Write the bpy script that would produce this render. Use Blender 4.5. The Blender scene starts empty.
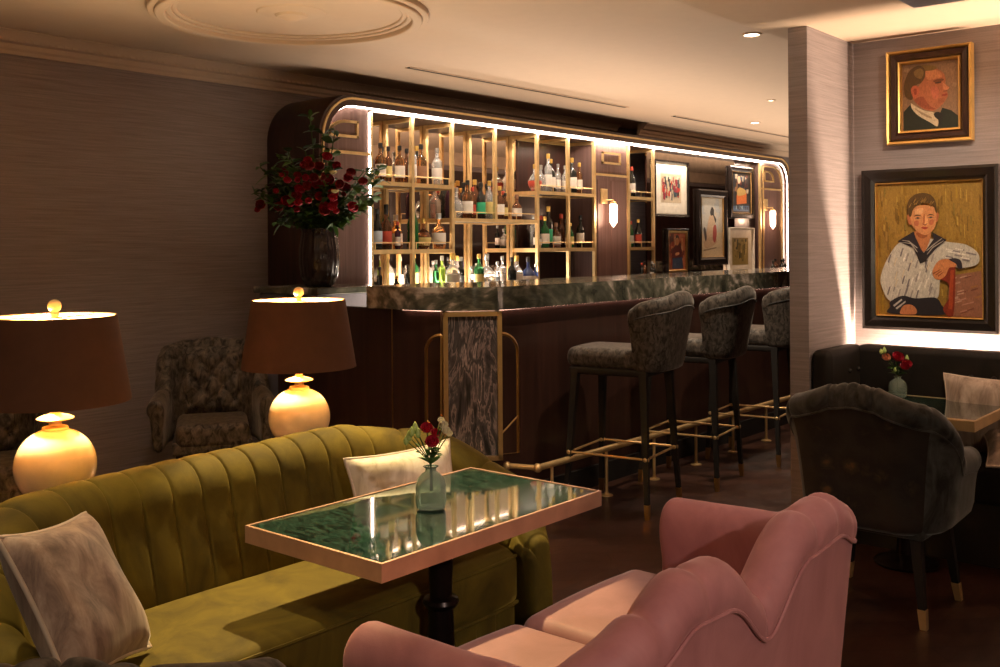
import bpy, bmesh, math, random
from mathutils import Vector, Matrix
from mathutils.geometry import tessellate_polygon
PI = math.pi
sc = bpy.context.scene
C = sc.collection
random.seed(7)

# ------------------------------------------------------------------ camera
cam_d = bpy.data.cameras.new('camera'); cam = bpy.data.objects.new('camera', cam_d); C.objects.link(cam)
AZ = math.radians(40.01); ROLL = math.radians(0.4)
Fw = Vector((math.cos(AZ), math.sin(AZ), 0)); Rt = Vector((math.sin(AZ), -math.cos(AZ), 0)); Up = Vector((0, 0, 1))
R2 = Rt * math.cos(ROLL) - Up * math.sin(ROLL); U2 = Up * math.cos(ROLL) + Rt * math.sin(ROLL)
M = Matrix((R2, U2, -Fw)).transposed().to_4x4(); M.translation = Vector((0, 0, 1.4))
cam.matrix_world = M
cam_d.sensor_width = 36; cam_d.lens = 36 * 1.015; cam_d.shift_y = -(333.5 - 246) / 1000
cam_d.clip_start = 0.05; cam_d.clip_end = 100
sc.camera = cam
# ------------------------------------------------------------------ world, colour management
w = bpy.data.worlds.new('world'); sc.world = w; w.use_nodes = True
w.node_tree.nodes['Background'].inputs[0].default_value = (0.02, 0.016, 0.013, 1)
w.node_tree.nodes['Background'].inputs[1].default_value = 0.3
sc.view_settings.view_transform = 'Standard'; sc.view_settings.look = 'None'
sc.view_settings.exposure = 0.0; sc.view_settings.gamma = 1.0; sc.view_settings.use_curve_mapping = False
# ------------------------------------------------------------------ room lights
WARM = (1.0, 0.72, 0.45); WARM2 = (1.0, 0.80, 0.58); PINKW = (1.0, 0.78, 0.66)
def spot(name, loc, target, power, size=60, blend=.6, col=WARM2, r=.04):
    l = bpy.data.lights.new(name, 'SPOT'); l.energy = power; l.spot_size = math.radians(size); l.spot_blend = blend
    l.color = col; l.shadow_soft_size = r
    o = bpy.data.objects.new(name, l); C.objects.link(o); o.location = loc
    o.rotation_euler = (Vector(target) - Vector(loc)).to_track_quat('-Z', 'Y').to_euler(); return o
def area(name, loc, target, power, sx, sy, col=WARM2, spread=180, ax=(1, 0, 0)):
    l = bpy.data.lights.new(name, 'AREA'); l.energy = power; l.shape = 'RECTANGLE'; l.size = sx; l.size_y = sy
    l.color = col; l.spread = math.radians(spread)
    o = bpy.data.objects.new(name, l); C.objects.link(o)
    z = (Vector(loc) - Vector(target)).normalized(); x_ = Vector(ax); x_ = (x_ - z * x_.dot(z)).normalized()
    m_ = Matrix((x_, z.cross(x_), z)).transposed().to_4x4(); m_.translation = Vector(loc); o.matrix_world = m_; return o
def point(name, loc, power, col=WARM, r=.03):
    l = bpy.data.lights.new(name, 'POINT'); l.energy = power; l.color = col; l.shadow_soft_size = r
    o = bpy.data.objects.new(name, l); C.objects.link(o); o.location = loc; return o
spot('stool_downlight', (4.62, 2.45, 2.56), (5.2, 3.1, 0.8), 110, 70)
spot('stool_downlight', (6.3, 2.6, 2.56), (6.2, 3.1, 0.8), 95, 75)
spot('counter_downlight', (5.4, 3.7, 2.56), (5.4, 3.8, 0), 60, 80)
spot('counter_downlight', (7.9, 3.7, 2.56), (7.6, 3.7, 0), 90, 80)
spot('corner_downlight', (3.0, 2.55, 2.56), (3.86, 3.45, .75), 55, 34, .6)
spot('sofa_downlight', (2.75, 2.95, 2.56), (1.88, 2.02, .4), 400, 34, .35, (1, .74, .34), .02)
spot('sofa_downlight', (1.0, 2.9, 2.56), (1.40, 2.1, .4), 90, 36, .5, (1, .76, .40), .02)
spot('loveseat_spot', (.5, -1.6, 2.36), (2.1, 1.0, .5), 150, 38, .8, PINKW)  # unseen spot added behind the camera to brighten the loveseat back
spot('loveseat_spot', (3.0, 1.2, 2.36), (2.3, 1.5, .5), 26, 50, .8, PINKW)
spot('picture_downlight', (3.9, 1.0, 2.36), (5.2, 1.5, 1.4), 55, 62, .8)
spot('partition_downlight', (3.7, .5, 2.36), (4.8, 1.98, 1.7), 42, 60, .8)
spot('armchair_downlight', (2.6, 3.9, 2.56), (3.2, 4.9, .6), 22, 60, .8)
point('added_lounge_fill', (1.2, -1.9, 1.3), 36, (1, .76, .50), .08)  # unseen fill added behind the camera, lifts the soffit and mirror reflections
area('added_overhead_fill', (-0.5, 1.5, 2.35), (-0.5, 1.5, 0), 12, 2.5, 2.5)  # added soft fill overhead, out of view, no fixture modelled
area('bar_ceiling_fill', (9.4, 4.3, 1.25), (9.3, 4.1, 3), 112, 10.8, .3, (1, .81, .62), 170)  # no fixture: added to brighten the bar ceiling like bounce off the counter
area('back_counter_light', (5.95, 5.47, 1.10), (5.95, 5.1, 1.35), 20, 1.5, .01, (1, .84, .72))
area('back_bar_light', (7.9, 5.17, 2.345), (7.9, 5.40, 1.7), 42, 6.1, .01, (1, .80, .64))

# ------------------------------------------------------------------ materials
def lin(c):
    return tuple(((x / 255) / 12.92 if x / 255 <= .04045 else ((x / 255 + .055) / 1.055) ** 2.4) for x in c)
class N:
    def __init__(s, name):
        s.m = bpy.data.materials.new(name); s.m.use_nodes = True; s.t = s.m.node_tree
        s.b = s.t.nodes['Principled BSDF']; s._co = None
    def n(s, typ, **k):
        x = s.t.nodes.new(typ)
        for a, b in k.items(): setattr(x, a, b)
        return x
    def l(s, a, b): s.t.links.new(a, b)
    def co(s, scale=(1, 1, 1), rot=(0, 0, 0)):
        if not s._co: s._co = s.n('ShaderNodeTexCoord')
        mp = s.n('ShaderNodeMapping'); mp.inputs['Scale'].default_value = scale; mp.inputs['Rotation'].default_value = rot
        s.l(s._co.outputs['Object'], mp.inputs[0]); return mp.outputs[0]
    def noise(s, vec, sc_, det=4, rough=.55, dist=0):
        x = s.n('ShaderNodeTexNoise'); s.l(vec, x.inputs['Vector']); x.inputs['Scale'].default_value = sc_
        x.inputs['Detail'].default_value = det; x.inputs['Roughness'].default_value = rough; x.inputs['Distortion'].default_value = dist
        return x.outputs['Fac']
    def ramp(s, fac, stops):
        x = s.n('ShaderNodeValToRGB'); r = x.color_ramp
        while len(r.elements) < len(stops): r.elements.new(.5)
        for e, (p, c) in zip(r.elements, stops): e.position = p; e.color = (*c, 1)
        s.l(fac, x.inputs[0]); return x.outputs[0]
    def bump(s, h, st=.3, d=.01):
        x = s.n('ShaderNodeBump'); x.inputs['Strength'].default_value = st; x.inputs['Distance'].default_value = d
        s.l(h, x.inputs['Height']); s.l(x.outputs[0], s.b.inputs['Normal'])
    def set(s, **k):
        for a, v in k.items():
            a = a.replace('_', ' ')
            i = s.b.inputs[a]
            if isinstance(v, bpy.types.NodeSocket): s.l(v, i)
            elif isinstance(v, tuple): i.default_value = (*v, 1)
            else: i.default_value = v
        return s
def plain(name, col, rough=.5, metal=0, var=1, **k):
    x = N(name); f = x.noise(x.co(), 14, 3)
    c = x.ramp(f, [(.3, tuple(v * (1 - .12 * var) for v in col)), (.7, tuple(min(1, v * (1 + .08 * var)) for v in col))])
    x.set(Base_Color=c, Roughness=rough, Metallic=metal, **k); return x.m
def emis(name, col, st):
    x = N(name); x.set(Base_Color=(.8, .8, .8)); x.b.inputs['Emission Color'].default_value = (*col, 1); x.b.inputs['Emission Strength'].default_value = st
    return x.m
def velvet(name, dark, light, scale=5, sheen=.5, rough=.6, stint=None):
    x = N(name); f = x.noise(x.co((1, 1, .6)), scale, 5, .6, .8)
    c = x.ramp(f, [(.36 if scale > 12 else .3, dark), (.70, light)])
    x.set(Base_Color=c, Roughness=rough, Sheen_Weight=sheen, Sheen_Roughness=.35); x.b.inputs['Sheen Tint'].default_value = (*(stint or light), 1)
    x.b.inputs['Specular IOR Level'].default_value = .25
    x.bump(x.noise(x.co(), 220, 2), .12, .002); return x.m
def marble(name, stops, scale=2.0, dist=3.5, sc=(1, 1, 1), rot=(0, 0, 0), rough=.12, coat=.3, wk=.35):
    x = N(name); v = x.co(sc, rot)
    a = x.noise(v, scale, 7, .62, dist)
    wv = x.n('ShaderNodeTexWave'); x.l(v, wv.inputs[0]); wv.inputs['Scale'].default_value = scale * .9
    wv.inputs['Distortion'].default_value = 14; wv.inputs['Detail'].default_value = 5; wv.inputs['Detail Scale'].default_value = 1.6
    mx = x.n('ShaderNodeMath', operation='MULTIPLY_ADD'); x.l(wv.outputs['Fac'], mx.inputs[0]); mx.inputs[1].default_value = wk
    sb = x.n('ShaderNodeMath', operation='MULTIPLY'); x.l(a, sb.inputs[0]); sb.inputs[1].default_value = 1.07 - wk
    x.l(sb.outputs[0], mx.inputs[2])
    x.set(Base_Color=x.ramp(mx.outputs[0], stops), Roughness=rough, Coat_Weight=coat); x.b.inputs['Coat Roughness'].default_value = .05
    return x.m
def wood(name, dark, light, sc=(14, 14, .7), rough=.32, s=1.5):
    x = N(name); f = x.noise(x.co(sc), s, 6, .6, .4)
    x.set(Base_Color=x.ramp(f, [(.3, dark), (.7, light)]), Roughness=rough, Coat_Weight=.15)
    x.bump(f, .08, .004); return x.m
def grasscloth(name, a, b):
    x = N(name); f = x.noise(x.co((1.2, 1.2, 46)), 2.6, 5, .65); g = x.noise(x.co((90, 90, 90)), 2, 2)
    m = x.n('ShaderNodeMath', operation='MULTIPLY_ADD'); x.l(g, m.inputs[0]); m.inputs[1].default_value = .25; x.l(f, m.inputs[2])
    x.set(Base_Color=x.ramp(m.outputs[0], [(.42, a), (.82, b)]), Roughness=.75); x.bump(f, .25, .003); return x.m
def glass(name, col, rough=.04, tr=.85, ior=1.45):
    x = N(name); x.set(Base_Color=col, Roughness=rough, IOR=ior); x.b.inputs['Transmission Weight'].default_value = tr; return x.m

MT = {}
MT['wall'] = grasscloth('grasscloth_wallpaper', (.225, .180, .178), (.345, .283, .278))
MT['plaster'] = plain('ceiling_plaster', (.60, .45, .335), .8, 0, .15)
MT['soffit'] = plain('soffit_plaster', (.56, .42, .31), .8, 0, .15)
MT['cove'] = plain('cove_plaster', (.88, .78, .64), .8, 0, .15)
def floor_mat():
    x = N('dark_wood_floor'); br = x.n('ShaderNodeTexBrick'); x.l(x.co((1, 1, 1), (0, 0, .78)), br.inputs[0])
    br.inputs['Scale'].default_value = 1; br.inputs['Brick Width'].default_value = .9; br.inputs['Row Height'].default_value = .12
    br.inputs['Mortar Size'].default_value = .0025; br.inputs['Color1'].default_value = (.060, .026, .016, 1)
    br.inputs['Color2'].default_value = (.032, .013, .009, 1); br.inputs['Mortar'].default_value = (.006, .003, .002, 1)
    f = x.noise(x.co((3, 30, 1), (0, 0, .78)), 2, 5)
    mx = x.n('ShaderNodeMix', data_type='RGBA', blend_type='MULTIPLY'); mx.inputs[0].default_value = .8
    x.l(br.outputs[0], mx.inputs[6]); x.l(x.ramp(f, [(.3, (.55, .5, .5)), (.7, (1.3, 1.2, 1.2))]), mx.inputs[7])
    rr = x.ramp(x.noise(x.co(), 3, 4), [(.3, (.28,) * 3), (.7, (.46,) * 3)])
    x.set(Base_Color=mx.outputs[2], Roughness=rr); return x.m
MT['floor'] = floor_mat()
MT['darkwood'] = wood('dark_mahogany', (.020, .008, .006), (.060, .024, .017))
MT['barwood'] = wood('bar_front_wood', (.020, .008, .006), (.045, .018, .012), rough=.38)
MT['pilwood'] = wood('pilaster_wood', (.11, .062, .055), (.20, .12, .105), (30, 30, 1.0))
MT['frame_black'] = plain('black_lacquer', (.012, .008, .007), .25)
MT['brass'] = plain('brushed_brass', (.86, .62, .30), .42, .8)
MT['brass_dark'] = plain('aged_brass', (.52, .33, .13), .35, 1)
MT['gold'] = plain('gold_leaf', (.85, .52, .16), .38, .85)
MT['mirror'] = plain('warm_mirror', (.90, .76, .66), .015, 1)
MT['led'] = emis('led_strip', (1, .80, .64), 26)
MT['led2'] = emis('counter_led_strip', (1, .60, .45), 8)
MT['sconce'] = emis('sconce_glass', (1, .62, .42), 9)
MT['downl'] = emis('downlight_lens', (1, .85, .65), 10)
MT['marble_dark'] = marble('dark_veined_marble', [(.36, (.022, .021, .020)), (.48, (.07, .064, .062)), (.53, (.24, .19, .18)), (.56, (.045, .042, .040)), (.63, (.09, .082, .08)), (.67, (.40, .32, .30)), (.71, (.08, .072, .07))], 2.0, 3.6, (2.4, 2.4, .7), (.2, .1, 0), .12, .3, .12)
MT['marble_top'] = marble('green_veined_marble', [(.34, (.022, .024, .018)), (.50, (.060, .060, .044)), (.60, (.12, .112, .085)), (.66, (.30, .25, .21)), (.72, (.48, .42, .36))], 2.6, 1.8, (1, 1, 1.3), (0, .3, 0), .12, .3, .10)
MT['marble_green'] = marble('green_marble', [(.32, (.003, .011, .008)), (.48, (.007, .024, .018)), (.56, (.035, .09, .066)), (.60, (.007, .022, .016)), (.72, (.02, .055, .040))], 6.0, 2.5, (2.2, 1, 1), (0, 0, .5), .03, .6, .15)
MT['tableedge'] = plain('rose_brass_edge', (.62, .36, .24), .35, .55)
MT['tableedge2'] = plain('cream_brass_edge', (.72, .52, .28), .35, .4)
MT['olive'] = velvet('olive_green_velvet', (.070, .050, .006), (.165, .120, .012), 7, .32, .8, (.80, .58, .10))
MT['pink'] = velvet('dusty_pink_velvet', (.35, .135, .14), (.50, .215, .215), 5, .7, .55, (.9, .55, .52))
MT['pink_pale'] = velvet('pale_pink_velvet', (.30, .145, .14), (.41, .205, .20), 5, .7, .6, (1, .8, .75))
MT['stoolv'] = velvet('grey_crushed_velvet', (.022, .019, .017), (.15, .128, .110), 48, .4, .5, (.6, .55, .5))
MT['armv'] = velvet('mottled_grey_velvet', (.014, .011, .009), (.16, .13, .105), 30, .4, .55, (.5, .45, .4))
MT['charv'] = velvet('dark_charcoal_velvet', (.022, .022, .022), (.115, .12, .12), 14, .7, .5, (.45, .5, .52))
def floral():
    x = N('dark_floral_fabric'); v = x.co((1, 1, 1)); vo = x.n('ShaderNodeTexVoronoi'); x.l(v, vo.inputs[0]); vo.inputs['Scale'].default_value = 9
    f = x.noise(v, 26, 4, .6, 1.5); m = x.n('ShaderNodeMath', operation='MULTIPLY_ADD'); x.l(f, m.inputs[0]); m.inputs[1].default_value = .55; x.l(vo.outputs['Distance'], m.inputs[2])
    x.set(Base_Color=x.ramp(m.outputs[0], [(.30, (.13, .06, .022)), (.42, (.05, .032, .018)), (.6, (.016, .011, .010)), (.95, (.03, .022, .018))]), Roughness=.8); return x.m
MT['floral'] = floral()
MT['banq'] = velvet('dark_brown_velvet', (.007, .0055, .0045), (.020, .015, .012), 7, .1, .6, (.3, .25, .2))
def streak(name, a, b, c, sc=(16, 16, 1.2)):
    x = N(name); f = x.noise(x.co(sc), 1.6, 5, .65, .6)
    x.set(Base_Color=x.ramp(f, [(.28, a), (.5, b), (.7, c)]), Roughness=.55, Sheen_Weight=.3); x.bump(x.noise(x.co(), 60, 3), .1, .003); return x.m
MT['pil_grey'] = streak('streaked_mauve_silk', (.10, .055, .045), (.36, .25, .20), (.58, .45, .37), (12, 12, 1.6))
MT['pil_cream'] = streak('streaked_cream_silk', (.50, .40, .28), (.78, .68, .54), (.88, .80, .70))
MT['pil_stripe'] = streak('striped_cream_brown_silk', (.10, .06, .045), (.45, .34, .27), (.7, .58, .5), (9, 9, 1))
MT['piping'] = plain('silk_piping', (.70, .58, .48), .5)
MT['shade'] = plain('brown_shade_fabric', (.12, .048, .024), .8)
MT['shade_in'] = plain('gold_shade_lining', (.85, .55, .2), .5, .3)
MT['ceramic'] = plain('cream_glass_globe', (.90, .76, .50), .18, 0, Coat_Weight=.5)
MT['finial'] = plain('pale_glass_finial', (.95, .80, .5), .2)
MT['legs'] = plain('ebonised_wood', (.008, .006, .005), .6)
MT['iron'] = plain('dark_bronze', (.018, .012, .011), .3, .6)
MT['consolep'] = plain('blue_grey_paint', (.17, .16, .19), .6)
MT['leaf'] = plain('leaf_green', (.07, .16, .025), .5)
MT['leafd'] = plain('dark_leaf_green', (.035, .075, .018), .55)
MT['stem'] = plain('stem_green', (.05, .09, .02), .6)
MT['bud'] = plain('pale_green_bud', (.42, .55, .16), .5)
MT['white_bloom'] = plain('cream_petal', (.85, .80, .60), .5)
MT['redb'] = plain('crimson_petal', (.42, .012, .035), .5)
MT['redd'] = plain('deep_red_petal', (.24, .010, .010), .55)
MT['peach'] = plain('peach_petal', (.80, .35, .22), .5)
MT['yellowb'] = plain('pale_yellow_petal', (.75, .65, .32), .5)
MT['vglass'] = glass('green_grey_glass', (.62, .74, .66), .04, .82)
MT['vdark'] = plain('dark_ribbed_glaze', (.020, .013, .012), .12)
MT['blue'] = plain('grey_blue_paint', (.33, .34, .45), .6)
BG = {'amber': glass('amber_glass', (.72, .36, .14), .04, .92), 'brown': glass('brown_glass', (.40, .17, .08), .05, .8),
      'clear': glass('clear_glass', (.92, .93, .90), .03, .75), 'green': glass('green_glass', (.03, .16, .05), .06, .35),
      'dark': glass('dark_glass', (.02, .022, .02), .08, .15), 'blue': glass('blue_glass', (.05, .08, .22), .06, .35),
      'lime': glass('lime_glass', (.45, .70, .12), .06, .5), 'purple': glass('purple_glass', (.09, .03, .06), .08, .3)}
LB = {'white': plain('white_label', (.80, .74, .66), .6), 'yellow': plain('yellow_label', (.75, .60, .22), .6), 'blue': plain('pale_blue_label', (.50, .58, .68), .6),
      'green': plain('green_label', (.03, .40, .20), .5), 'red': plain('red_label', (.5, .06, .03), .6), 'brown': plain('brown_label', (.30, .15, .08), .6),
      'black': plain('black_cap', (.015, .013, .012), .4), 'gold': plain('gold_cap', (.75, .48, .12), .35, .6)}
LB['silver'] = plain('silver_cap', (.6, .6, .58), .3, .8)

# ------------------------------------------------------------------ mesh helpers
class MB:
    def __init__(s): s.v = []; s.f = []; s.mi = []; s.col = []
    def add(s, vs, fs, mi=0, col=None):
        o = len(s.v); s.v += [tuple(v) for v in vs]; s.f += [tuple(i + o for i in f) for f in fs]; s.mi += [mi] * len(fs); s.col += [col] * len(fs)
        return s
    def box(s, c, d, rz=0, mi=0):
        x, y, z = (q / 2 for q in d); cs, sn = math.cos(rz), math.sin(rz)
        vs = [(c[0] + a * x * cs - b * y * sn, c[1] + a * x * sn + b * y * cs, c[2] + e * z) for a in (-1, 1) for b in (-1, 1) for e in (-1, 1)]
        return s.add(vs, [(0, 1, 3, 2), (4, 6, 7, 5), (0, 4, 5, 1), (2, 3, 7, 6), (0, 2, 6, 4), (1, 5, 7, 3)], mi)
    def bb(s, a, b, mi=0):
        return s.box([(a[i] + b[i]) / 2 for i in range(3)], [abs(b[i] - a[i]) for i in range(3)], 0, mi)
    def rbox(s, c, d, r, k=3, mat=None, mi=0, mid=1, warp=None):
        h = [q / 2 for q in d]; r = min(r, min(h) * .999)
        def ax(hh):
            a = [-hh + r * (1 - math.cos(i / k * PI / 2)) if False else -hh + r * i / k for i in range(k + 1)]
            m = [-hh + r + (2 * hh - 2 * r) * j / (mid + 1) for j in range(1, mid + 1)]
            return a + m + [-q for q in a[::-1]]
        A = [ax(q) for q in h]
        def P(p):
            inn = [max(-(h[i] - r), min(h[i] - r, p[i])) for i in range(3)]
            dv = Vector([math.tan((p[i] - inn[i]) / r * PI / 4) for i in range(3)])
            if dv.length < 1e-9: q = Vector(p)
            else: q = Vector(inn) + dv.normalized() * r
            if warp: q = Vector(warp(q))
            if mat: q = mat @ q
            return (q[0] + c[0], q[1] + c[1], q[2] + c[2])
        for axis in range(3):
            u, v = (axis + 1) % 3, (axis + 2) % 3
            for sg in (-1, 1):
                vs = []; nu, nv = len(A[u]), len(A[v])
                for a in A[u]:
                    for b in A[v]:
                        p = [0, 0, 0]; p[axis] = sg * h[axis]; p[u] = a; p[v] = b; vs.append(P(p))
                fs = []
                for i in range(nu - 1):
                    for j in range(nv - 1):
                        q = (i * nv + j, (i + 1) * nv + j, (i + 1) * nv + j + 1, i * nv + j + 1)
                        fs.append(q if sg > 0 else q[::-1])
                s.add(vs, fs, mi)
        return s
    def tube(s, pts, r, n=8, closed=False, mi=0):
        pts = [Vector(p) for p in pts]; m = len(pts); rings = []
        rr = r if isinstance(r, (list, tuple)) else [r] * m
        prev = None
        for i, p in enumerate(pts):
            if closed: t = (pts[(i + 1) % m] - pts[i - 1])
            else: t = pts[min(i + 1, m - 1)] - pts[max(i - 1, 0)]
            t.normalize()
            if prev is None:
                a = Vector((0, 0, 1)) if abs(t.z) < .9 else Vector((1, 0, 0)); u = t.cross(a).normalized()
            else: u = (prev - t * prev.dot(t)).normalized()
            prev = u; v = t.cross(u)
            rings.append([p + (u * math.cos(2 * PI * k / n) + v * math.sin(2 * PI * k / n)) * rr[i] for k in range(n)])
        return s.loft(rings, closed, not closed, mi)
    def loft(s, rings, closed=False, cap=True, mi=0, ringclosed=True):
        n = len(rings[0]); m = len(rings); vs = [q for r in rings for q in r]; fs = []
        for i in range(m if closed else m - 1):
            for k in range(n if ringclosed else n - 1):
                a = i * n + k; b = i * n + (k + 1) % n; c = ((i + 1) % m) * n + (k + 1) % n; d = ((i + 1) % m) * n + k
                fs.append((a, b, c, d))
        if cap and not closed:
            fs.append(tuple(range(n))[::-1]); fs.append(tuple((m - 1) * n + k for k in range(n)))
        return s.add(vs, fs, mi)
    def lathe(s, prof, c=(0, 0, 0), n=24, mi=0, cap=True):
        rings = [[(c[0] + r * math.cos(2 * PI * k / n), c[1] + r * math.sin(2 * PI * k / n), c[2] + z) for k in range(n)] for r, z in prof]
        return s.loft(rings, False, cap, mi)
    def ball(s, c, r, n=12, mi=0, sz=1):
        k = n // 2
        return s.lathe([(max(1e-4, r * math.sin(PI * i / k)), -r * sz * math.cos(PI * i / k)) for i in range(k + 1)], c, n, mi)
    def prism(s, poly, z0, z1, mi=0):
        n = len(poly); vs = [(x, y, z0) for x, y in poly] + [(x, y, z1) for x, y in poly]
        fs = [(i, (i + 1) % n, n + (i + 1) % n, n + i) for i in range(n)]
        tri = tessellate_polygon([[Vector((x, y, 0)) for x, y in poly]])
        for t in tri: fs.append(tuple(n + i for i in t)); fs.append(tuple(t)[::-1])
        return s.add(vs, fs, mi)
    def rprism(s, poly, z0, z1, r, k=3, mi=0):
        n = len(poly)
        def inset(d):
            out = []
            for i in range(n):
                p = Vector(poly[i]); a = (p - Vector(poly[i - 1])).normalized(); b = (Vector(poly[(i + 1) % n]) - p).normalized()
                na = Vector((-a.y, a.x)); nb = Vector((-b.y, b.x)); m = (na + nb); m = m.normalized() / max(.5, m.normalized().dot(na))
                out.append(p + m * d)
            return out
        rings = []
        for i in range(k + 1):
            t = i / k * PI / 2; q = inset(r * (1 - math.sin(t))); rings.append([(p.x, p.y, z0 + r * (1 - math.cos(t))) for p in q])
        for i in range(k + 1):
            t = i / k * PI / 2; q = inset(r * (1 - math.cos(t))); rings.append([(p.x, p.y, z1 - r * (1 - math.sin(t))) for p in q])
        return s.loft(rings, False, True, mi)
    def build(s, name, mats, parent=None, smooth=40, loc=None):
        me = bpy.data.meshes.new(name); me.from_pydata(s.v, [], s.f)
        for m in (mats if isinstance(mats, (list, tuple)) else [mats]): me.materials.append(MT[m] if isinstance(m, str) else m)
        me.polygons.foreach_set('material_index', s.mi)
        if any(c is not None for c in s.col):
            ca = me.color_attributes.new('Col', 'FLOAT_COLOR', 'CORNER')
            for p, c in zip(me.polygons, s.col):
                for li in p.loop_indices: ca.data[li].color = (*(c or (1, 1, 1)), 1)
        bm = bmesh.new(); bm.from_mesh(me); bmesh.ops.remove_doubles(bm, verts=bm.verts, dist=1e-5)
        bmesh.ops.recalc_face_normals(bm, faces=bm.faces); bm.to_mesh(me); bm.free()
        if smooth:
            me.polygons.foreach_set('use_smooth', [True] * len(me.polygons)); me.set_sharp_from_angle(angle=math.radians(smooth))
        o = bpy.data.objects.new(name, me); C.objects.link(o)
        if parent: o.parent = parent
        if loc: o.location = loc
        return o
def soften(o, lv=1):
    md = o.modifiers.new('soften', 'SUBSURF'); md.levels = lv; md.render_levels = lv; return o
def tag(o, label, cat=None, group=None):
    o['label'] = label
    if cat: o['category'] = cat
    if group: o['group'] = group
    nw = len(label.split()); assert 4 <= nw <= 16 or not cat, (nw, label)
    return o
def thing(name, label, cat, loc=(0, 0, 0), rz=0, group=None):
    o = bpy.data.objects.new(name, None); C.objects.link(o); o.location = loc; o.rotation_euler = (0, 0, rz); o.empty_display_size = .1
    return tag(o, label, cat, group)
def struct(o): o['kind'] = 'structure'; return o
def children(o): return [x for x in o.children]
def copy_tree(o, parent=None):
    c = o.copy(); C.objects.link(c); c.parent = parent
    for ch in children(o): copy_tree(ch, c)
    return c
def dup(o, loc, rz, label):
    c = copy_tree(o); c.location = loc; c.rotation_euler = (0, 0, rz); return tag(c, label)
def catmull(pts, n=8, closed=False):
    P = [Vector(p) for p in pts]; m = len(P); out = []
    for i in range(m if closed else m - 1):
        p0 = P[i - 1] if (i > 0 or closed) else P[0] * 2 - P[1]; p1 = P[i]; p2 = P[(i + 1) % m]
        p3 = P[(i + 2) % m] if (i + 2 < m or closed) else P[-1] * 2 - P[-2]
        for k in range(n):
            t = k / n; out.append(.5 * ((2 * p1) + (p2 - p0) * t + (2 * p0 - 5 * p1 + 4 * p2 - p3) * t * t + (3 * p1 - p0 - 3 * p2 + p3) * t ** 3))
    if not closed: out.append(P[-1].copy())
    return out
class Path:
    def __init__(s, pts, n=12):
        s.p = catmull([Vector((a, b, 0)) for a, b in pts], n); s.c = [0]
        for a, b in zip(s.p, s.p[1:]): s.c.append(s.c[-1] + (b - a).length)
        s.L = s.c[-1]
    def at(s, d):
        d = max(0, min(s.L, d)); i = 0
        lo, hi = 0, len(s.c) - 2
        while lo < hi:
            mid = (lo + hi + 1) // 2
            if s.c[mid] <= d: lo = mid
            else: hi = mid - 1
        i = lo; t = (d - s.c[i]) / max(1e-9, s.c[i + 1] - s.c[i]); return s.p[i].lerp(s.p[i + 1], t)
    def frame(s, d):
        e = .02; a = s.at(d - e); b = s.at(d + e); t = (b - a).normalized(); return s.at(d), t, Vector((-t.y, t.x, 0))
def lerp_table(tab, x):
    if x <= tab[0][0]: return tab[0][1]
    for (a, va), (b, vb) in zip(tab, tab[1:]):
        if x <= b:
            t = (x - a) / (b - a); t = t * t * (3 - 2 * t); return va + (vb - va) * t
    return tab[-1][1]
def shell(mb, path, stations, sec, rc=.05, mi=0):
    """rolled upholstered wall that follows a plan path; sec(d) gives the (outward, height) outline"""
    rings = []
    def ring(d, shift, shr):
        p, t, nn = path.frame(d); S = sec(d); cx = sum(a for a, b in S) / len(S); cz = sum(b for a, b in S) / len(S); out = []
        for a, b in S:
            dv = Vector((cx - a, cz - b)); L = dv.length
            if shr > 0 and L > 1e-6: dv = dv / L * min(shr, L * .8); a += dv.x; b += dv.y
            q = p + t * shift + nn * a; out.append((q.x, q.y, b))
        return out
    K = 4
    for i in range(K, 0, -1):
        th = i / K * PI / 2; rings.append(ring(0, -rc * math.sin(th), rc * (1 - math.cos(th))))
    for d in stations: rings.append(ring(d, 0, 0))
    for i in range(1, K + 1):
        th = i / K * PI / 2; rings.append(ring(path.L, rc * math.sin(th), rc * (1 - math.cos(th))))
    mb.loft(rings, False, True, mi); return mb
def pillow(name, label, w_, h_, t_, mat, M4, group=None):
    root = thing(name, label, 'cushion', M4.translation, 0, group); R = M4.to_3x3().to_4x4(); n = 18; mb = MB(); vs = []
    def P(u, v, s_):
        px = w_ / 2 * u * (1 - .09 * (1 - v * v)); pz = h_ / 2 * v * (1 - .09 * (1 - u * u))
        th = t_ / 2 * ((1 - u ** 4) * (1 - v ** 4)) ** .55 + .004
        return R @ Vector((px, s_ * th * (1 + .08 * math.sin(5 * u + 3 * v)), pz))
    for s_ in (-1, 1):
        vs = [P(-1 + 2 * i / n, -1 + 2 * j / n, s_) for i in range(n + 1) for j in range(n + 1)]
        fs = [(i * (n + 1) + j, (i + 1) * (n + 1) + j, (i + 1) * (n + 1) + j + 1, i * (n + 1) + j + 1) for i in range(n) for j in range(n)]
        mb.add(vs, fs if s_ < 0 else [f[::-1] for f in fs])
    edge = [P(-1 + 2 * i / n, -1, 0) for i in range(n)] + [P(1, -1 + 2 * i / n, 0) for i in range(n)] + [P(1 - 2 * i / n, 1, 0) for i in range(n)] + [P(-1, 1 - 2 * i / n, 0) for i in range(n)]
    m2 = len(vs)
    o = mb.build('cover', mat, root, 80); o['label'] = 'streaked silk cover'
    MB().tube(edge, .006, 6, True).build('piping', 'piping', root, 80)
    return root

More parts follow.
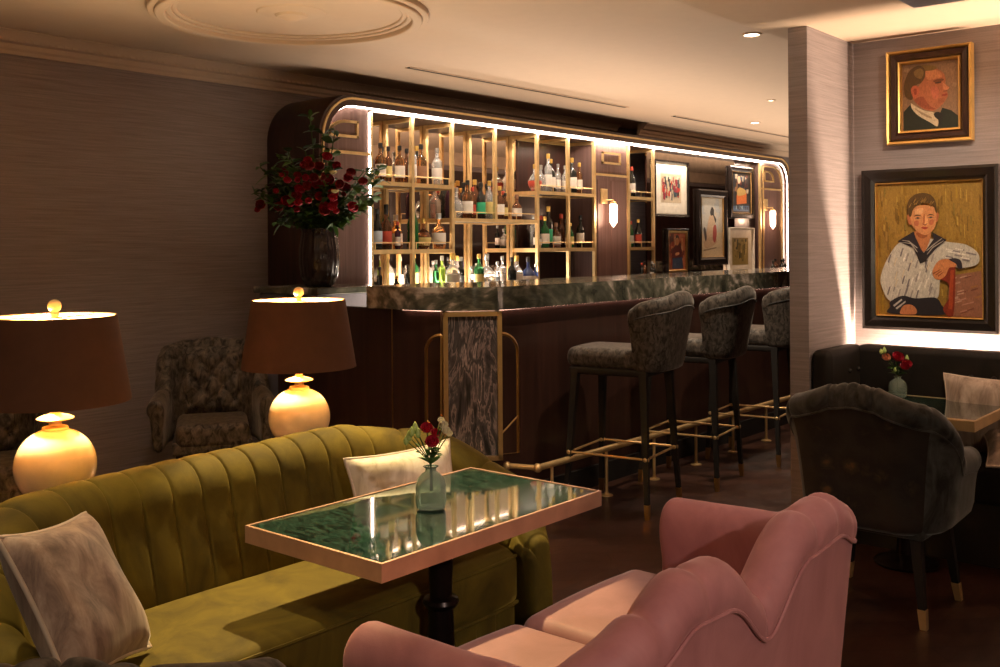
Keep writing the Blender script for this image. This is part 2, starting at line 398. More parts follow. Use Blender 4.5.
# ================================================================== ROOM
def sbox(name, a, b, mat):
    m = MB(); m.bb(a, b); return struct(m.build(name, mat, None, 0))
YW = 5.71; XW = 5.24
sbox('floor', (-3, -4, -.1), (18, YW + .1, 0), 'floor')
sbox('ceiling', (-3, 2.2, 2.6), (18, YW, 2.7), 'plaster')
sbox('wall_left', (-3, YW, 0), (18, YW + .1, 2.7), 'wall')
sbox('wall_near', (-3.1, -4, 0), (-3, YW + .1, 2.7), 'wall')
sbox('wall_behind', (-3, -4.1, 0), (13, -4, 2.7), 'darkwood')
sbox('wall_far', (18, 2.08, 0), (18.1, YW + .1, 2.7), 'wall')
sbox('wall_right', (XW, -4, 0), (XW + .12, 1.985, 2.6), 'wall')
sbox('wall_partition', (4.65, 1.985, 0), (18, 2.08, 2.7), 'wall')
sbox('trim_8', (4.9, 2.081, 0), (17.99, 2.095, 2.38), 'darkwood')
sbox('trim_3', (-3, -4, 2.44), (XW, 2.2, 2.5), 'soffit')
sbox('trim_5', (-3, 2.16, 2.5), (18, 2.2, 2.7), 'soffit')
sbox('trim_4', (XW, 2.08, 2.44), (18, 2.2, 2.5), 'soffit')
# boxed duct hanging below the near soffit at the very top of the picture
m = MB(); m.rbox((3.53, .93, 2.333), (.02 + .28, .5, .213), .006, 2); m.bb((3.375, .69, 2.425), (3.685, 1.17, 2.4405)); struct(m.build('trim_7', 'blue'))

# cornice with a dentil course along the long wall
def cornice(name, x0, x1, yw, zc, hgt, proj, mat, dent=True):
    m = MB(); pr = [(0, -hgt), (-.018, -hgt), (-.022, -hgt + .018), (-.035, -hgt + .03), (-.04, -hgt + .055), (-.075, -hgt + .06), (-.085, -hgt + .08),
                    (-proj * .8, -hgt + .092), (-proj * .95, -hgt + .105), (-proj, -.006), (-proj - .02, -.006), (-proj - .02, 0), (0, 0)]
    m.loft([[(xx, yw + a, zc + b) for a, b in pr] for xx in (x0, x1)], False, True)
    if dent:
        dn = .004
        n = int((x1 - x0) / .045)
        for i in range(n): m.bb((x0 + i * .045, yw - .066, zc - hgt + .060), (x0 + i * .045 + .030, yw - .082, zc - hgt + .074))
    return struct(m.build(name, mat, None, 30))
cornice('trim_1', -3, 8.55, YW - .001, 2.599, .115, .12, 'plaster')
cornice('trim_2', 8.55, 17.9, 5.40, 2.599, .115, .12, 'plaster', False)
# ceiling rose: round moulded ring with a small boss in the middle
m = MB(); cx, cy = 3.29, 4.14
for r0, r1, h in ((.585, .615, .018), (.615, .665, .042), (.665, .70, .026), (.56, .585, .008)):
    m.loft([[(cx + r * math.cos(a), cy + r * math.sin(a), 2.6 - z) for r, z in ((r0, -.001), (r0, h), (r0 + .006, h + .004), (r1 - .006, h + .004), (r1, h), (r1, -.001))] for a in [2 * PI * k / 96 for k in range(96)]], True)
rose = thing('ceiling_rose', 'round plaster ceiling rose moulding above the green sofa', 'ceiling rose')
m.build('moulded_ring', 'plaster', rose, 30)
m = MB(); m.lathe([(.0001, -.045), (.03, -.043), (.05, -.03), (.075, -.026), (.085, -.014), (.12, -.014), (.135, -.008), (.17, -.006), (.18, .001)], (cx, cy, 2.6), 48); m.build('boss', 'plaster', rose, 30)
# linear air slots
for x0, x1, lb in ((4.81, 7.46, 'long narrow air slot in the ceiling over the shelves, left one'), (8.28, 10.9, 'long narrow air slot in the ceiling, right one by the partition')):
    t = thing('ceiling_air_slot', lb, 'air vent', (0, 0, 0), 0, 'linear air slots in the bar ceiling')
    m = MB(); m.bb((x0, 4.805, 2.594), (x1, 4.838, 2.601)); m.build('slot', 'legs', t, 0)
    m = MB()
    for yy in (4.795, 4.84): m.bb((x0 - .01, yy, 2.592), (x1 + .01, yy + .008, 2.601))
    m.build('frame', 'plaster', t, 0)
for i, (x_, y_, lb) in enumerate(((5.37, 2.62, 'round recessed downlight nearest the partition corner'), (7.93, 3.70, 'tiny round ceiling downlight in the middle of the bar ceiling'),
                     (9.28, 4.50, 'round recessed downlight close to the right air slot'), (10.09, 4.42, 'farthest small downlight beside the partition edge'))):
    t = thing('ceiling_downlight', lb, 'downlight', (x_, y_, 2.6), 0, 'recessed ceiling downlights'); r = .045 if i != 1 else .025
    m = MB(); m.lathe([(r, .0), (r + .012, .0), (r + .012, -.006), (r, -.008), (r, 0)], n=24, cap=False); m.build('trim_ring', 'plaster', t)
    m = MB(); m.lathe([(.0001, -.004), (r * .8, -.004), (r, -.002), (r, 0.0)], n=24); m.build('lens', 'downl', t)

# ================================================================== BACK BAR
YC = 5.21; YM = 5.50
def rr(off, zb=0.0, n=14, x0=4.318, x1=11.61, zt=2.432, R=.31):
    r = R - off; a, b, c = x0 + off, x1 - off, zt - off
    pts = [(a, zb), (a, 1.2), (a, 1.9)]
    pts += [(a + r - r * math.cos(t), c - r + r * math.sin(t)) for t in [PI / 2 * k / n for k in range(n + 1)]]
    pts += [(b - r + r * math.sin(t), c - r + r * math.cos(t)) for t in [PI / 2 * k / n for k in range(n + 1)]]
    pts += [(b, 1.9), (b, 1.2), (b, zb)]
    return pts
def band(mb, o0, o1, y0, y1, i0=0, i1=None, mi=0, zb=0):
    A, B = rr(o0, zb), rr(o1, zb); i1 = i1 or len(A)
    mb.loft([[(A[i][0], y0, A[i][1]), (B[i][0], y0, B[i][1]), (B[i][0], y1, B[i][1]), (A[i][0], y1, A[i][1])] for i in range(i0, i1)], False, True, mi)
bb = thing('back_bar_cabinet', 'dark wood back bar cabinet with rounded top corners and brass outline behind the counter', 'back bar')
m = MB(); band(m, 0, .076, 5.16, YW - .002); m.build('surround', 'darkwood', bb, 30)
m = MB(); band(m, .022, .036, 5.148, 5.165); m.build('brass_outline', 'brass', bb, 30)
m = MB(); band(m, .0765, .0820, 5.176, 5.184, 8); m.build('light_strip', 'led', bb, 30)
def pxz(mb, poly, y0, y1, mi=0):
    t = MB(); t.prism(poly, y0, y1); mb.add([(x, z, y) for x, y, z in t.v], t.f, mi)
def qarc(x0, x1, z0, z1, r, left=True, n=10):
    """rectangle with one rounded top corner"""
    if left: return [(x0, z0), (x1, z0), (x1, z1)] + [(x0 + r - r * math.sin(t), z1 - r + r * math.cos(t)) for t in [PI / 2 * k / n for k in range(n + 1)]]
    return [(x1, z0), (x0, z0), (x0, z1)][::1] + [(x1 - r + r * math.sin(t), z1 - r + r * math.cos(t)) for t in [PI / 2 * k / n for k in range(n + 1)]]
m = MB(); pxz(m, qarc(4.385, 4.795, .02, 2.355, .28), 5.205, 5.69); m.build('side_panel', 'pilwood', bb, 30)
m = MB(); pxz(m, qarc(10.885, 11.535, .02, 2.355, .28, False), 5.205, 5.69); m.build('side_panel', 'pilwood', bb, 30)
m = MB(); m.bb((7.54, 5.215, .02), (8.07, 5.69, 2.352)); m.build('centre_panel', 'pilwood', bb, 0)
m = MB(); m.bb((7.58, 5.207, 1.1), (7.69, 5.214, 1.99)); m.bb((7.80, 5.207, 1.1), (8.04, 5.214, 1.99)); m.build('raised_strips', 'pilwood', bb, 0)
m = MB(); m.bb((4.80, YM, 1.06), (6.78, YM + .02, 2.352)); m.build('mirror', 'mirror', bb, 0)
YM2 = 5.285
m = MB(); m.bb((8.54, YM2, 1.06), (10.38, YM2 + .02, 2.335)); m.build('mirror', 'mirror', bb, 0)
m = MB(); m.bb((10.38, YM2, 1.06), (10.885, YM2 + .02, 2.335)); m.build('back_panel', 'barwood', bb, 0)
m = MB(); m.bb((6.78, YM - .01, 1.06), (7.53, YM + .03, 2.352)); m.bb((8.08, YM - .01, 1.06), (8.53, YM + .03, 2.352)); m.build('back_panel', 'darkwood', bb, 0)
m = MB(); m.bb((4.80, 5.2, 2.335), (10.88, YM + .02, 2.353)); m.build('top_board', 'darkwood', bb, 0)
m = MB(); m.bb((4.80, YM - .012, 1.078), (6.70, YM - .002, 1.088)); m.build('lower_light_strip', 'led', bb, 0)
m = MB(); m.bb((8.6, YM2 - .010, 1.064), (10.8, YM2 - .002, 1.070)); m.build('lower_light_strip', 'led', bb, 0)
m = MB(); m.bb((4.797, 5.196, 1.06), (4.806, 5.203, 2.33)); m.build('added_post_glow', 'led', bb, 0)  # glowing sliver added for the bright shine along the first brass post
# brass inset outlines and rails on the panels
def outline(pts, r=.009, closed=True, y=5.198):
    mm = MB(); n = len(pts); k = n if closed else n - 1
    for i in range(k):
        a = Vector((pts[i][0], 0, pts[i][1])); b = Vector((pts[(i + 1) % n][0], 0, pts[(i + 1) % n][1])); d = (b - a).normalized(); p = Vector((-d.z, 0, d.x)) * r; e = d * r
        q = [a - e + p, b + e + p, b + e - p, a - e - p]
        mm.add([(v.x, y - .008, v.z) for v in q] + [(v.x, y + .008, v.z) for v in q], [(0, 1, 2, 3), (7, 6, 5, 4), (0, 4, 5, 1), (1, 5, 6, 2), (2, 6, 7, 3), (3, 7, 4, 0)])
    return mm
outline([(4.425, 2.15), (4.685, 2.15), (4.685, 2.25)] + [(4.60 - .165 * math.sin(t), 2.16 + .09 * math.cos(t)) for t in [PI / 2 * k / 8 for k in range(9)]], .009).build('inset_outline', 'brass', bb, 0)
outline([(7.65, 2.15), (7.93, 2.15), (7.93, 2.24), (7.65, 2.24)], .009).build('inset_outline', 'brass', bb, 0)
outline([(11.20, 2.13), (10.96, 2.13), (10.96, 2.24)] + [(11.05 + .15 * math.sin(t), 2.14 + .10 * math.cos(t)) for t in [PI / 2 * k / 8 for k in range(9)]], .009).build('inset_outline', 'brass', bb, 0)
outline([(10.92, 1.1), (10.92, 2.30), (11.15, 2.30)] + [(11.20 + .22 * math.sin(t), 2.08 + .22 * math.cos(t)) for t in [PI / 2 * k / 8 for k in range(9)]] + [(11.42, 1.1)], .008, False).build('arched_outline', 'brass', bb, 0)
for a, b in ((4.39, 4.79), (7.54, 8.07), (10.9, 11.42)): outline([(a, 2.04), (b, 2.04)], .010, False).build('brass_rail', 'brass', bb, 0)
m = MB(); m.bb((4.40, 4.98, .02), (11.5, 5.20, 1.03)); m.bb((4.40, 4.95, 1.03), (11.5, 5.50, 1.06)); m.build('back_counter', 'darkwood', bb, 0)

# brass shelving with open bays
sh = bb
PX = [(4.815, 1.06), (5.22, 1.06), (5.646, 1.06), (6.149, 1.60), (6.692, 1.06), (7.129, 1.06), (7.524, 1.06), (8.083, 1.06), (8.529, 1.06), (10.86, 1.06)]
for i, (px, zb) in enumerate(PX):
    m = MB(); m.bb((px - .0135, YC - .0135, zb), (px + .0135, YC + .0135, 2.335)); m.build('post', 'brass', sh, 0)
    if i in (0, 1, 2, 3, 4):
        m = MB(); m.bb((px - .014, YM - .034, 1.06 if i != 3 else 1.06), (px + .014, YM - .004, 2.335)); m.build('back_post', 'brass', sh, 0)
    if i < 9:
        m = MB(); m.bb((px - .012, YC + .016, 2.305), (px + .012, YM - .034, 2.333)); m.build('cross_bar', 'brass', sh, 0)
for a, b in ((6.78, 7.524), (8.083, 8.529)):
    m = MB(); m.bb((a, YM - .03, 2.305), (b, YM - .01, 2.333)); m.build('back_rail', 'brass', sh, 0)
SH = [(4.815, 5.22, 1.86), (5.22, 5.646, 1.86), (4.815, 5.22, 1.38), (5.22, 5.646, 1.38), (5.646, 6.692, 1.615), (6.692, 7.129, 1.86), (7.129, 7.524, 1.86),
      (6.692, 7.129, 1.38), (7.129, 7.524, 1.38), (8.083, 8.529, 1.86), (8.083, 8.529, 1.38)]
for a, b, z in SH:
    m = MB(); m.bb((a + .016, YC + .008, z - .024), (b - .016, YM - .012, z - .001)); s_ = m.build('shelf', 'darkwood', sh, 0)
    m = MB()
    m.bb((a + .016, YC - .012, z - .028), (b - .016, YC + .008, z)); m.bb((a + .016, YM - .03, z - .034), (b - .016, YM - .01, z))
    m.bb((a - .0, YC - .012, z - .034), (a + .02, YM - .03, z)); m.bb((b - .02, YC - .012, z - .034), (b + .0, YM - .03, z)); m.build('brass_edge', 'brass', s_, 0)
    n = 3 if b - a < .6 else 5; m = MB(); zz = z + .048; yr = YC - .004
    m.tube([(a + .03, yr, zz), (b - .03, yr, zz)], .004, 6)
    for k in range(n): xx = a + .035 + (b - a - .07) * k / (n - 1); m.tube([(xx, yr, z), (xx, yr, zz)], .004, 6)
    m.build('gallery_rail', 'brass', s_, 30)

# ---- bottles
KB = {'whisky': [(.10, 0), (.135, .02), (.14, .06), (.14, .56), (.125, .63), (.07, .70), (.045, .74), (.042, .90)],
      'tall': [(.10, 0), (.12, .02), (.122, .06), (.122, .52), (.10, .62), (.055, .72), (.042, .78), (.042, .90)],
      'slim': [(.08, 0), (.10, .02), (.10, .06), (.10, .62), (.08, .68), (.04, .72), (.038, .90)],
      'round': [(.10, 0), (.15, .03), (.22, .15), (.25, .30), (.23, .45), (.15, .58), (.07, .64), (.055, .68), (.055, .86)],
      'squat': [(.15, 0), (.19, .03), (.195, .1), (.195, .46), (.17, .56), (.09, .66), (.06, .72), (.06, .86)]}
bot_cache = {}
def bottle(kind, col, lab, cap, h, loc, text, group):
    key = (kind, col, lab, cap, h)
    if key in bot_cache:
        r = copy_tree(bot_cache[key]); r.location = loc; tag(r, text); r['group'] = group; return r
    r = thing('bottle', text, 'bottle', loc, 0, group); P = KB[kind]
    m = MB(); m.lathe([(a * h, b * h) for a, b in P] + [(P[-1][0] * h * .9, P[-1][1] * h + .002)], n=16); m.build('glass_body', BG[col], r, 50)
    ct = P[-1][0] * h + .003; z0 = P[-1][1] * h - .03 * h
    m = MB(); m.lathe([(ct, z0), (ct + .001, z0 + .002), (ct + .001, h - .003), (ct - .003, h)], n=12); m.build('cap', LB[cap], r, 50)
    if lab:
        R = max(a for a, b in P) * h + .0012
        if kind == 'round': m = MB(); m.lathe([((.20) * h + .002, .12 * h), (.252 * h + .002, .30 * h), (.245 * h + .002, .38 * h)], n=20, cap=False)
        else: m = MB(); m.lathe([(R, .14 * h), (R, .45 * h)], n=20, cap=False)
        m.build('label', LB[lab], r, 50)
    bot_cache[key] = r; return r
ORD = ['first', 'second', 'third', 'fourth', 'fifth', 'sixth', 'seventh', 'eighth', 'ninth', 'tenth']
def row(z, where, group, items, y=5.30):
    for i, (x_, kind, col, lab, cap, h) in enumerate(items):
        d = f'{col} glass bottle, ' + (f'{lab} label, ' if lab else '') + f'{ORD[i]} from left on {where}'
        bottle(kind, col, lab, cap, h, (x_, y + (.012 if i % 2 else -.012), z + .0005), d, group)
row(1.86, 'upper shelf beside bouquet', 'bottles on the upper left shelves', [(4.965, 'whisky', 'amber', 'white', 'black', .275), (5.065, 'slim', 'brown', 'yellow', 'black', .26), (5.155, 'whisky', 'amber', 'white', 'black', .27)], 5.28)
row(1.86, 'second upper shelf from left', 'bottles on the upper left shelves', [(5.285, 'slim', 'clear', 'white', 'gold', .31), (5.40, 'whisky', 'amber', 'brown', 'black', .30), (5.545, 'whisky', 'clear', 'white', 'silver', .28)], 5.28)
row(1.38, 'lower shelf beside bouquet', 'bottles on the lower left shelves', [(4.93, 'tall', 'dark', 'blue', 'black', .29), (5.04, 'whisky', 'brown', 'red', 'black', .29), (5.13, 'slim', 'purple', 'white', 'red', .20)], 5.28)
row(1.38, 'second lower shelf from left', 'bottles on the lower left shelves', [(5.285, 'tall', 'green', None, 'black', .35), (5.42, 'round', 'brown', 'yellow', 'gold', .23), (5.56, 'squat', 'amber', 'white', 'silver', .27)], 5.28)
row(1.615, 'wide middle shelf', 'bottles on the wide middle shelf', [(5.70, 'tall', 'purple', None, 'black', .30), (5.805, 'round', 'clear', None, 'silver', .24), (5.91, 'whisky', 'amber', 'white', 'black', .30), (5.995, 'slim', 'brown', 'red', 'red', .25),
     (6.07, 'tall', 'dark', 'green', 'black', .29), (6.20, 'slim', 'clear', 'yellow', 'gold', .31), (6.30, 'whisky', 'brown', 'white', 'gold', .27), (6.40, 'slim', 'amber', 'yellow', 'black', .22), (6.52, 'squat', 'brown', 'white', 'brown', .21)])
row(1.86, 'upper shelf left of small sconce', 'bottles on the upper right shelves', [(6.765, 'round', 'clear', 'red', 'gold', .23), (6.875, 'squat', 'clear', None, 'silver', .23), (6.95, 'slim', 'clear', 'white', 'gold', .33), (7.02, 'whisky', 'dark', 'white', 'gold', .29), (7.09, 'slim', 'clear', 'white', 'silver', .25)])
row(1.86, 'last upper shelf before sconce', 'bottles on the upper right shelves', [(7.19, 'slim', 'clear', 'white', 'silver', .24), (7.33, 'whisky', 'dark', 'white', 'gold', .32), (7.41, 'slim', 'amber', 'white', 'gold', .28)])
row(1.38, 'lower shelf left of sconce', 'bottles on the lower right shelves', [(6.77, 'slim', 'dark', 'white', 'silver', .20), (6.83, 'squat', 'clear', 'white', 'silver', .17), (6.90, 'whisky', 'green', 'white', 'gold', .27), (6.98, 'slim', 'dark', 'green', 'gold', .36), (7.055, 'squat', 'brown', 'white', 'brown', .22), (7.10, 'slim', 'clear', 'white', 'red', .15)])
row(1.38, 'last lower shelf before sconce', 'bottles on the lower right shelves', [(7.22, 'slim', 'clear', 'white', 'silver', .20), (7.30, 'whisky', 'green', 'yellow', 'gold', .22), (7.42, 'tall', 'dark', 'white', 'black', .29)])
row(1.86, 'narrow upper shelf right of sconce', 'bottles on the narrow shelves', [(8.27, 'tall', 'dark', 'white', 'red', .29)])
row(1.38, 'narrow lower shelf right of sconce', 'bottles on the narrow shelves', [(8.20, 'slim', 'clear', 'green', 'silver', .22), (8.29, 'slim', 'green', 'white', 'red', .25), (8.38, 'tall', 'dark', 'red', 'gold', .27)])
G = 'bottles standing on the back counter'
row(1.06, 'back counter below bouquet', G, [(4.93, 'slim', 'dark', None, 'black', .20), (5.12, 'squat', 'dark', None, 'gold', .13), (5.21, 'slim', 'dark', None, 'black', .21)], 5.26)
row(1.06, 'back counter, green and white group', G, [(5.40, 'slim', 'green', None, 'silver', .24), (5.49, 'slim', 'lime', None, 'silver', .27), (5.58, 'squat', 'clear', 'white', 'gold', .29), (5.70, 'slim', 'dark', 'blue', 'silver', .26), (5.79, 'slim', 'clear', 'white', 'silver', .19)], 5.16)
row(1.06, 'back counter, middle clear group', G, [(5.88, 'whisky', 'green', 'yellow', 'gold', .28), (6.0, 'round', 'clear', None, 'silver', .28), (6.10, 'slim', 'clear', 'blue', 'silver', .22), (6.19, 'slim', 'clear', 'white', 'silver', .26), (6.28, 'whisky', 'dark', None, 'black', .25), (6.37, 'squat', 'clear', 'white', 'gold', .26), (6.49, 'round', 'blue', 'white', 'black', .25), (6.62, 'slim', 'blue', 'white', 'silver', .19)], 5.16)
row(1.06, 'back counter under narrow shelves', G, [(8.22, 'slim', 'dark', None, 'red', .17), (8.31, 'slim', 'brown', None, 'black', .18), (8.40, 'slim', 'dark', 'white', 'silver', .18), (8.48, 'slim', 'dark', None, 'silver', .16)], 5.16)
row(1.06, 'back counter under right sconce', G, [(10.98, 'squat', 'dark', None, 'black', .15), (11.09, 'squat', 'brown', None, 'black', .17), (11.2, 'squat', 'dark', None, 'black', .16), (11.31, 'squat', 'dark', None, 'black', .17)], 5.12)

row(1.86, 'back line of first upper shelf', 'bottles on the upper left shelves', [(4.90, 'slim', 'brown', None, 'black', .25), (5.11, 'tall', 'dark', None, 'black', .27)], 5.395)
row(1.86, 'back line of second upper shelf', 'bottles on the upper left shelves', [(5.34, 'whisky', 'brown', None, 'black', .27), (5.47, 'tall', 'dark', None, 'gold', .30)], 5.395)
row(1.38, 'back line of first lower shelf', 'bottles on the lower left shelves', [(4.99, 'whisky', 'dark', None, 'black', .29), (5.15, 'tall', 'green', None, 'black', .33)], 5.395)
row(1.615, 'back line of wide middle shelf', 'bottles on the wide middle shelf', [(5.76, 'tall', 'dark', None, 'black', .31), (5.86, 'squat', 'clear', None, 'black', .27), (5.97, 'tall', 'dark', None, 'black', .29), (6.13, 'tall', 'brown', None, 'gold', .32), (6.25, 'slim', 'dark', None, 'black', .29), (6.36, 'tall', 'brown', None, 'black', .31), (6.46, 'whisky', 'dark', None, 'red', .24)], 5.395)
row(1.38, 'back line of shelf left of sconce', 'bottles on the lower right shelves', [(6.86, 'slim', 'clear', None, 'silver', .29), (7.00, 'tall', 'dark', None, 'red', .28), (7.07, 'slim', 'brown', None, 'gold', .26)], 5.395)
row(1.38, 'back line of last shelf before sconce', 'bottles on the lower right shelves', [(7.26, 'tall', 'brown', None, 'red', .30), (7.37, 'slim', 'clear', None, 'silver', .26)], 5.395)

# ---- sconces
def sconce(x_, y_, z_, lb):
    t = thing('wall_sconce', lb, 'wall light', (x_, y_, z_), 0, 'crystal wall sconces on the back bar')
    m = MB(); m.rbox((-.05, -.008, .155), (.10, .016, .135), .004, 2); m.build('back_plate', 'brass', t)
    m = MB(); m.tube([(-.03, -.01, .12), (-.01, -.05, .12), (.0, -.075, .12), (0, -.075, .09)], .007, 8); m.lathe([(.024, .083), (.028, .09), (.028, .1), (.01, .11)], (0, -.075, 0), 8); m.build('arm', 'brass', t)
    m = MB(); m.lathe([(.0001, -.13), (.014, -.11), (.033, -.085), (.035, .075), (.026, .085)], (0, -.075, 0), 8); m.build('crystal_shade', 'sconce', t, 20)
    point('sconce_bulb', (x_, y_ - .16, z_ - .02), 4.5, (1, .62, .40), .04)
sconce(7.715, 5.205, 1.69, 'crystal and brass wall sconce glowing on the panel left of the pictures')
sconce(11.02, 5.203, 1.70, 'crystal and brass wall sconce glowing right of the pictures by the partition')

# ================================================================== BAR COUNTER
def offs(pts, d):
    P = [Vector(p) for p in pts]; out = []
    for i, p in enumerate(P):
        a = (p - P[i - 1]).normalized() if i else (P[1] - p).normalized(); b = (P[i + 1] - p).normalized() if i < len(P) - 1 else a
        n_ = Vector((-a.y, a.x)) + Vector((-b.y, b.x)); n_.normalize(); out.append((p.x + n_.x * d, p.y + n_.y * d))
    return out
edge = [tuple(v[:2]) for v in catmull([Vector((a, b, 0)) for a, b in [(3.735, 4.08), (3.735, 3.90), (3.738, 3.68), (3.80, 3.51), (3.95, 3.385), (4.14, 3.345), (4.5, 3.34)]], 8)] + [(12.9, 3.34)]
bar = thing('bar_counter', 'long dark wood bar counter with a thick veined marble top', 'bar counter')
inner = offs(edge, .60)
def strip_poly(o0, o1): return offs(edge, o0) + offs(edge, o1)[::-1]
m = MB(); e0, e1 = edge, inner
def wall_strip(m, A, B, z0, z1):
    m.loft([[(a[0], a[1], z0), (a[0], a[1], z1), (b[0], b[1], z1), (b[0], b[1], z0)] for a, b in zip(A, B)], False, True)
# the rounded inner side would fold, so the inner outline is given by hand
n_ = len(edge)
inn = []
for i, (a, b) in enumerate(edge):
    if a < 4.45: t = min(1, max(0, (4.08 - b) / .74)); inn.append((4.33 + .12 * t, max(3.94, 4.08 - .14 * min(1, t * 1.5))))
    else: inn.append((a, 3.94))
wall_strip(m, edge, inn, 1.07, 1.186); 
wall_strip(m, offs(edge, .004), inn, 1.186, 1.19)
m.build('marble_top', 'marble_top', bar, 30)
wf = [(3.79, 4.92)] + offs(edge, .055)
m = MB(); wall_strip(m, wf, [(3.84, 4.92)] + offs(edge, .105), .02, 1.069)
m.build('wood_front', 'barwood', bar, 30)
m = MB(); m.bb((3.786, 3.935, .02), (3.79, 3.941, 1.069)); m.build('panel_joint', 'brass_dark', bar, 0)
m = MB(); A, B = offs(edge, .040), offs(edge, .050); wall_strip(m, A[10:], B[10:], 1.066, 1.0695); m.build('under_counter_light', 'led2', bar, 0)
m = MB(); A, B = offs(edge, .035), offs(edge, .056); wall_strip(m, A, B, .0, .12); m.build('plinth', 'legs', bar, 0)
# marble feature panel at the corner, framed in brass
pc = Vector((3.855, 3.425, 0)); dx = Vector((.19, -.165, 0)).normalized(); nn = Vector((-.165, -.19, 0)).normalized()
rz = math.atan2(dx.y, dx.x)
m = MB(); m.bb((-.128, -.012, .335), (.128, .11, 1.05)); fp = m.build('marble_panel', 'marble_dark', bar, 0); fp.location = (pc.x, pc.y, 0); fp.rotation_euler = (0, 0, rz)
m = MB(); m.bb((-.15, -.03, .312), (-.126, .12, 1.068)); m.bb((.126, -.03, .312), (.15, .12, 1.068)); m.bb((-.15, -.03, 1.045), (.15, .12, 1.068)); m.bb((-.15, -.03, .312), (.15, .12, .336)); m.build('brass_frame', 'brass_dark', fp, 0)
def bracket(p0, p1, z0, z1, name='side_bracket'):
    a = Vector((*p0, 0)); b = Vector((*p1, 0)); L = (b - a).length; d = (b - a) / L; r = L * .95
    q = [(0, z1)] + [(L - r + r * math.sin(t), z1 - r + r * math.cos(t)) for t in [PI / 2 * k / 8 for k in range(9)]] + [(L, z0), (0, z0)]
    pts = [a + d * s_ + Vector((0, 0, z)) for s_, z in q]
    mm = MB()
    mm.tube(pts, .009, 4, True); mm.tube([a + d * L + Vector((0, 0, z0 + .19)), a + Vector((0, 0, z0 + .10))], .005, 6)
    o = mm.build(name, 'brass_dark', None, 0); return o
for a, b in (((3.99, 3.355), (4.085, 3.315)), ((3.74, 3.53), (3.71, 3.61))):
    o = bracket(a, b, .33, .95); o.parent = fp; o.matrix_parent_inverse = (Matrix.Translation((pc.x, pc.y, 0)) @ Matrix.Rotation(rz, 4, 'Z')).inverted()
# foot rail
fr = thing('foot_rail', 'polished brass foot rail on short posts along the bar front', 'foot rail')
RY = 3.20; RZ = .262
m = MB(); m.tube([(4.10, RY, RZ), (12.5, RY, RZ)], .017, 12); m.build('rail', 'brass', fr)
m = MB(); m.tube([(4.10, RY, RZ), (4.05, RY + .15, RZ)], .014, 10); m.ball((4.10, RY, RZ), .024); m.ball((4.047, RY + .158, RZ), .022); m.build('end_return', 'brass', fr)
for k in range(14):
    xx = 4.22 + .505 * k
    m = MB(); m.tube([(xx, RY, .006), (xx, RY, RZ)], .009, 10); m.lathe([(.035, .0005), (.035, .006), (.012, .012), (.012, .02)], (xx, RY, 0), 20); m.build('post', 'brass', fr)

# ---- bar stools (local: back at -y, sitter faces +y)
def make_stool(lb, loc, rz):
    t = thing('bar_stool', lb, 'bar stool', loc, rz, 'crushed velvet bar stools along the counter')
    m = MB(); m.rbox((0, .03, .80), (.40, .48, .105), .045, 4, mid=3, warp=lambda q: (q[0] * (1 - .10 * (q[1] + .235)), q[1], q[2] + (.010 * (1 - (q[0] / .24) ** 2) if q[2] > 0 else 0))); m.build('seat', 'stoolv', t, 60)
    m = MB(); m.rbox((0, .025, .735), (.375, .45, .04), .012, 2); m.build('seat_frame', 'legs', t)
    p = Path([(-.150, -.15), (-.154, -.19), (-.132, -.230), (-.07, -.245), (0, -.248), (.07, -.245), (.132, -.230), (.154, -.19), (.150, -.15)][::-1]); L = p.L
    top = [(L * q_ / 24, 1.05 + .112 * max(0, math.sin(PI * (q_ + .7) / 25.4)) ** .55) for q_ in range(25)]
    def sec(d):
        T = lerp_table(top, d) ; lean = .10 * (T - .76)
        # path runs right to left, so the outward side is the negative normal: mirror n
        base = [(0, .76), (.0 + lean * .4, .85), (lean - .005, T - .09), (lean - .004, T - .04), (lean + .012, T - .006), (lean + .034, T + .002), (lean + .056, T - .012), (lean + .066, T - .045), (lean + .060, T - .085), (.056 + lean * .6, .95), (.050, .80), (.044, .745), (.01, .745)]
        return [(-a, b) for a, b in base]
    p2 = Path([(-.150, -.15), (-.154, -.19), (-.132, -.230), (-.07, -.245), (0, -.248), (.07, -.245), (.132, -.230), (.154, -.19), (.150, -.15)])
    m = MB(); shell(m, p2, [L * i / 48 for i in range(49)], sec, .02); soften(m.build('backrest', 'stoolv', t, 180))
    # piping line where the roll meets the outer back
    def cp(d, off, dz):
        q, tt, nv = p2.frame(d); T = lerp_table(top, d); lean = .10 * (T - .76); v = q + nv * -(lean + off); return (v.x, v.y, T + dz)
    m = MB(); m.tube([cp(L * i / 48, .063, -.080) for i in range(2, 47)], .004, 6); m.build('piping', 'charv', t)
    for sx in (-1, 1):
        for sy in (-1, 1):
            a = Vector((sx * .168, .02 + sy * .195, .74)); b = Vector((sx * .225, .02 + sy * .235, 0))
            lg = MB(); f = lambda z: b.lerp(a, z / .74)
            def ring(z, r): q = f(z); return [(q.x + r * i, q.y + r * j, z) for i, j in ((-1, -1), (1, -1), (1, 1), (-1, 1))]
            lg.loft([ring(.05, .0115), ring(.3, .014), ring(.74, .020)]); o = lg.build('leg', 'legs', t, 0)
            ft = MB(); ft.loft([ring(.0005, .0105), ring(.075, .0135)]); ft.build('brass_tip', 'brass_dark', o, 0)
    h = .30; k = .195 + .04 * (1 - h / .74)
    m = MB()
    kx = .168 + .057 * (1 - h / .74); c = [(sx * kx, .02 + sy * k, h) for sx, sy in ((-1, -1), (1, -1), (1, 1), (-1, 1))]
    for i in range(4): m.tube([c[i], c[(i + 1) % 4]], .0065, 8); m.ball(c[i], .019, 10)
    m.build('stretcher', 'brass', t); return t
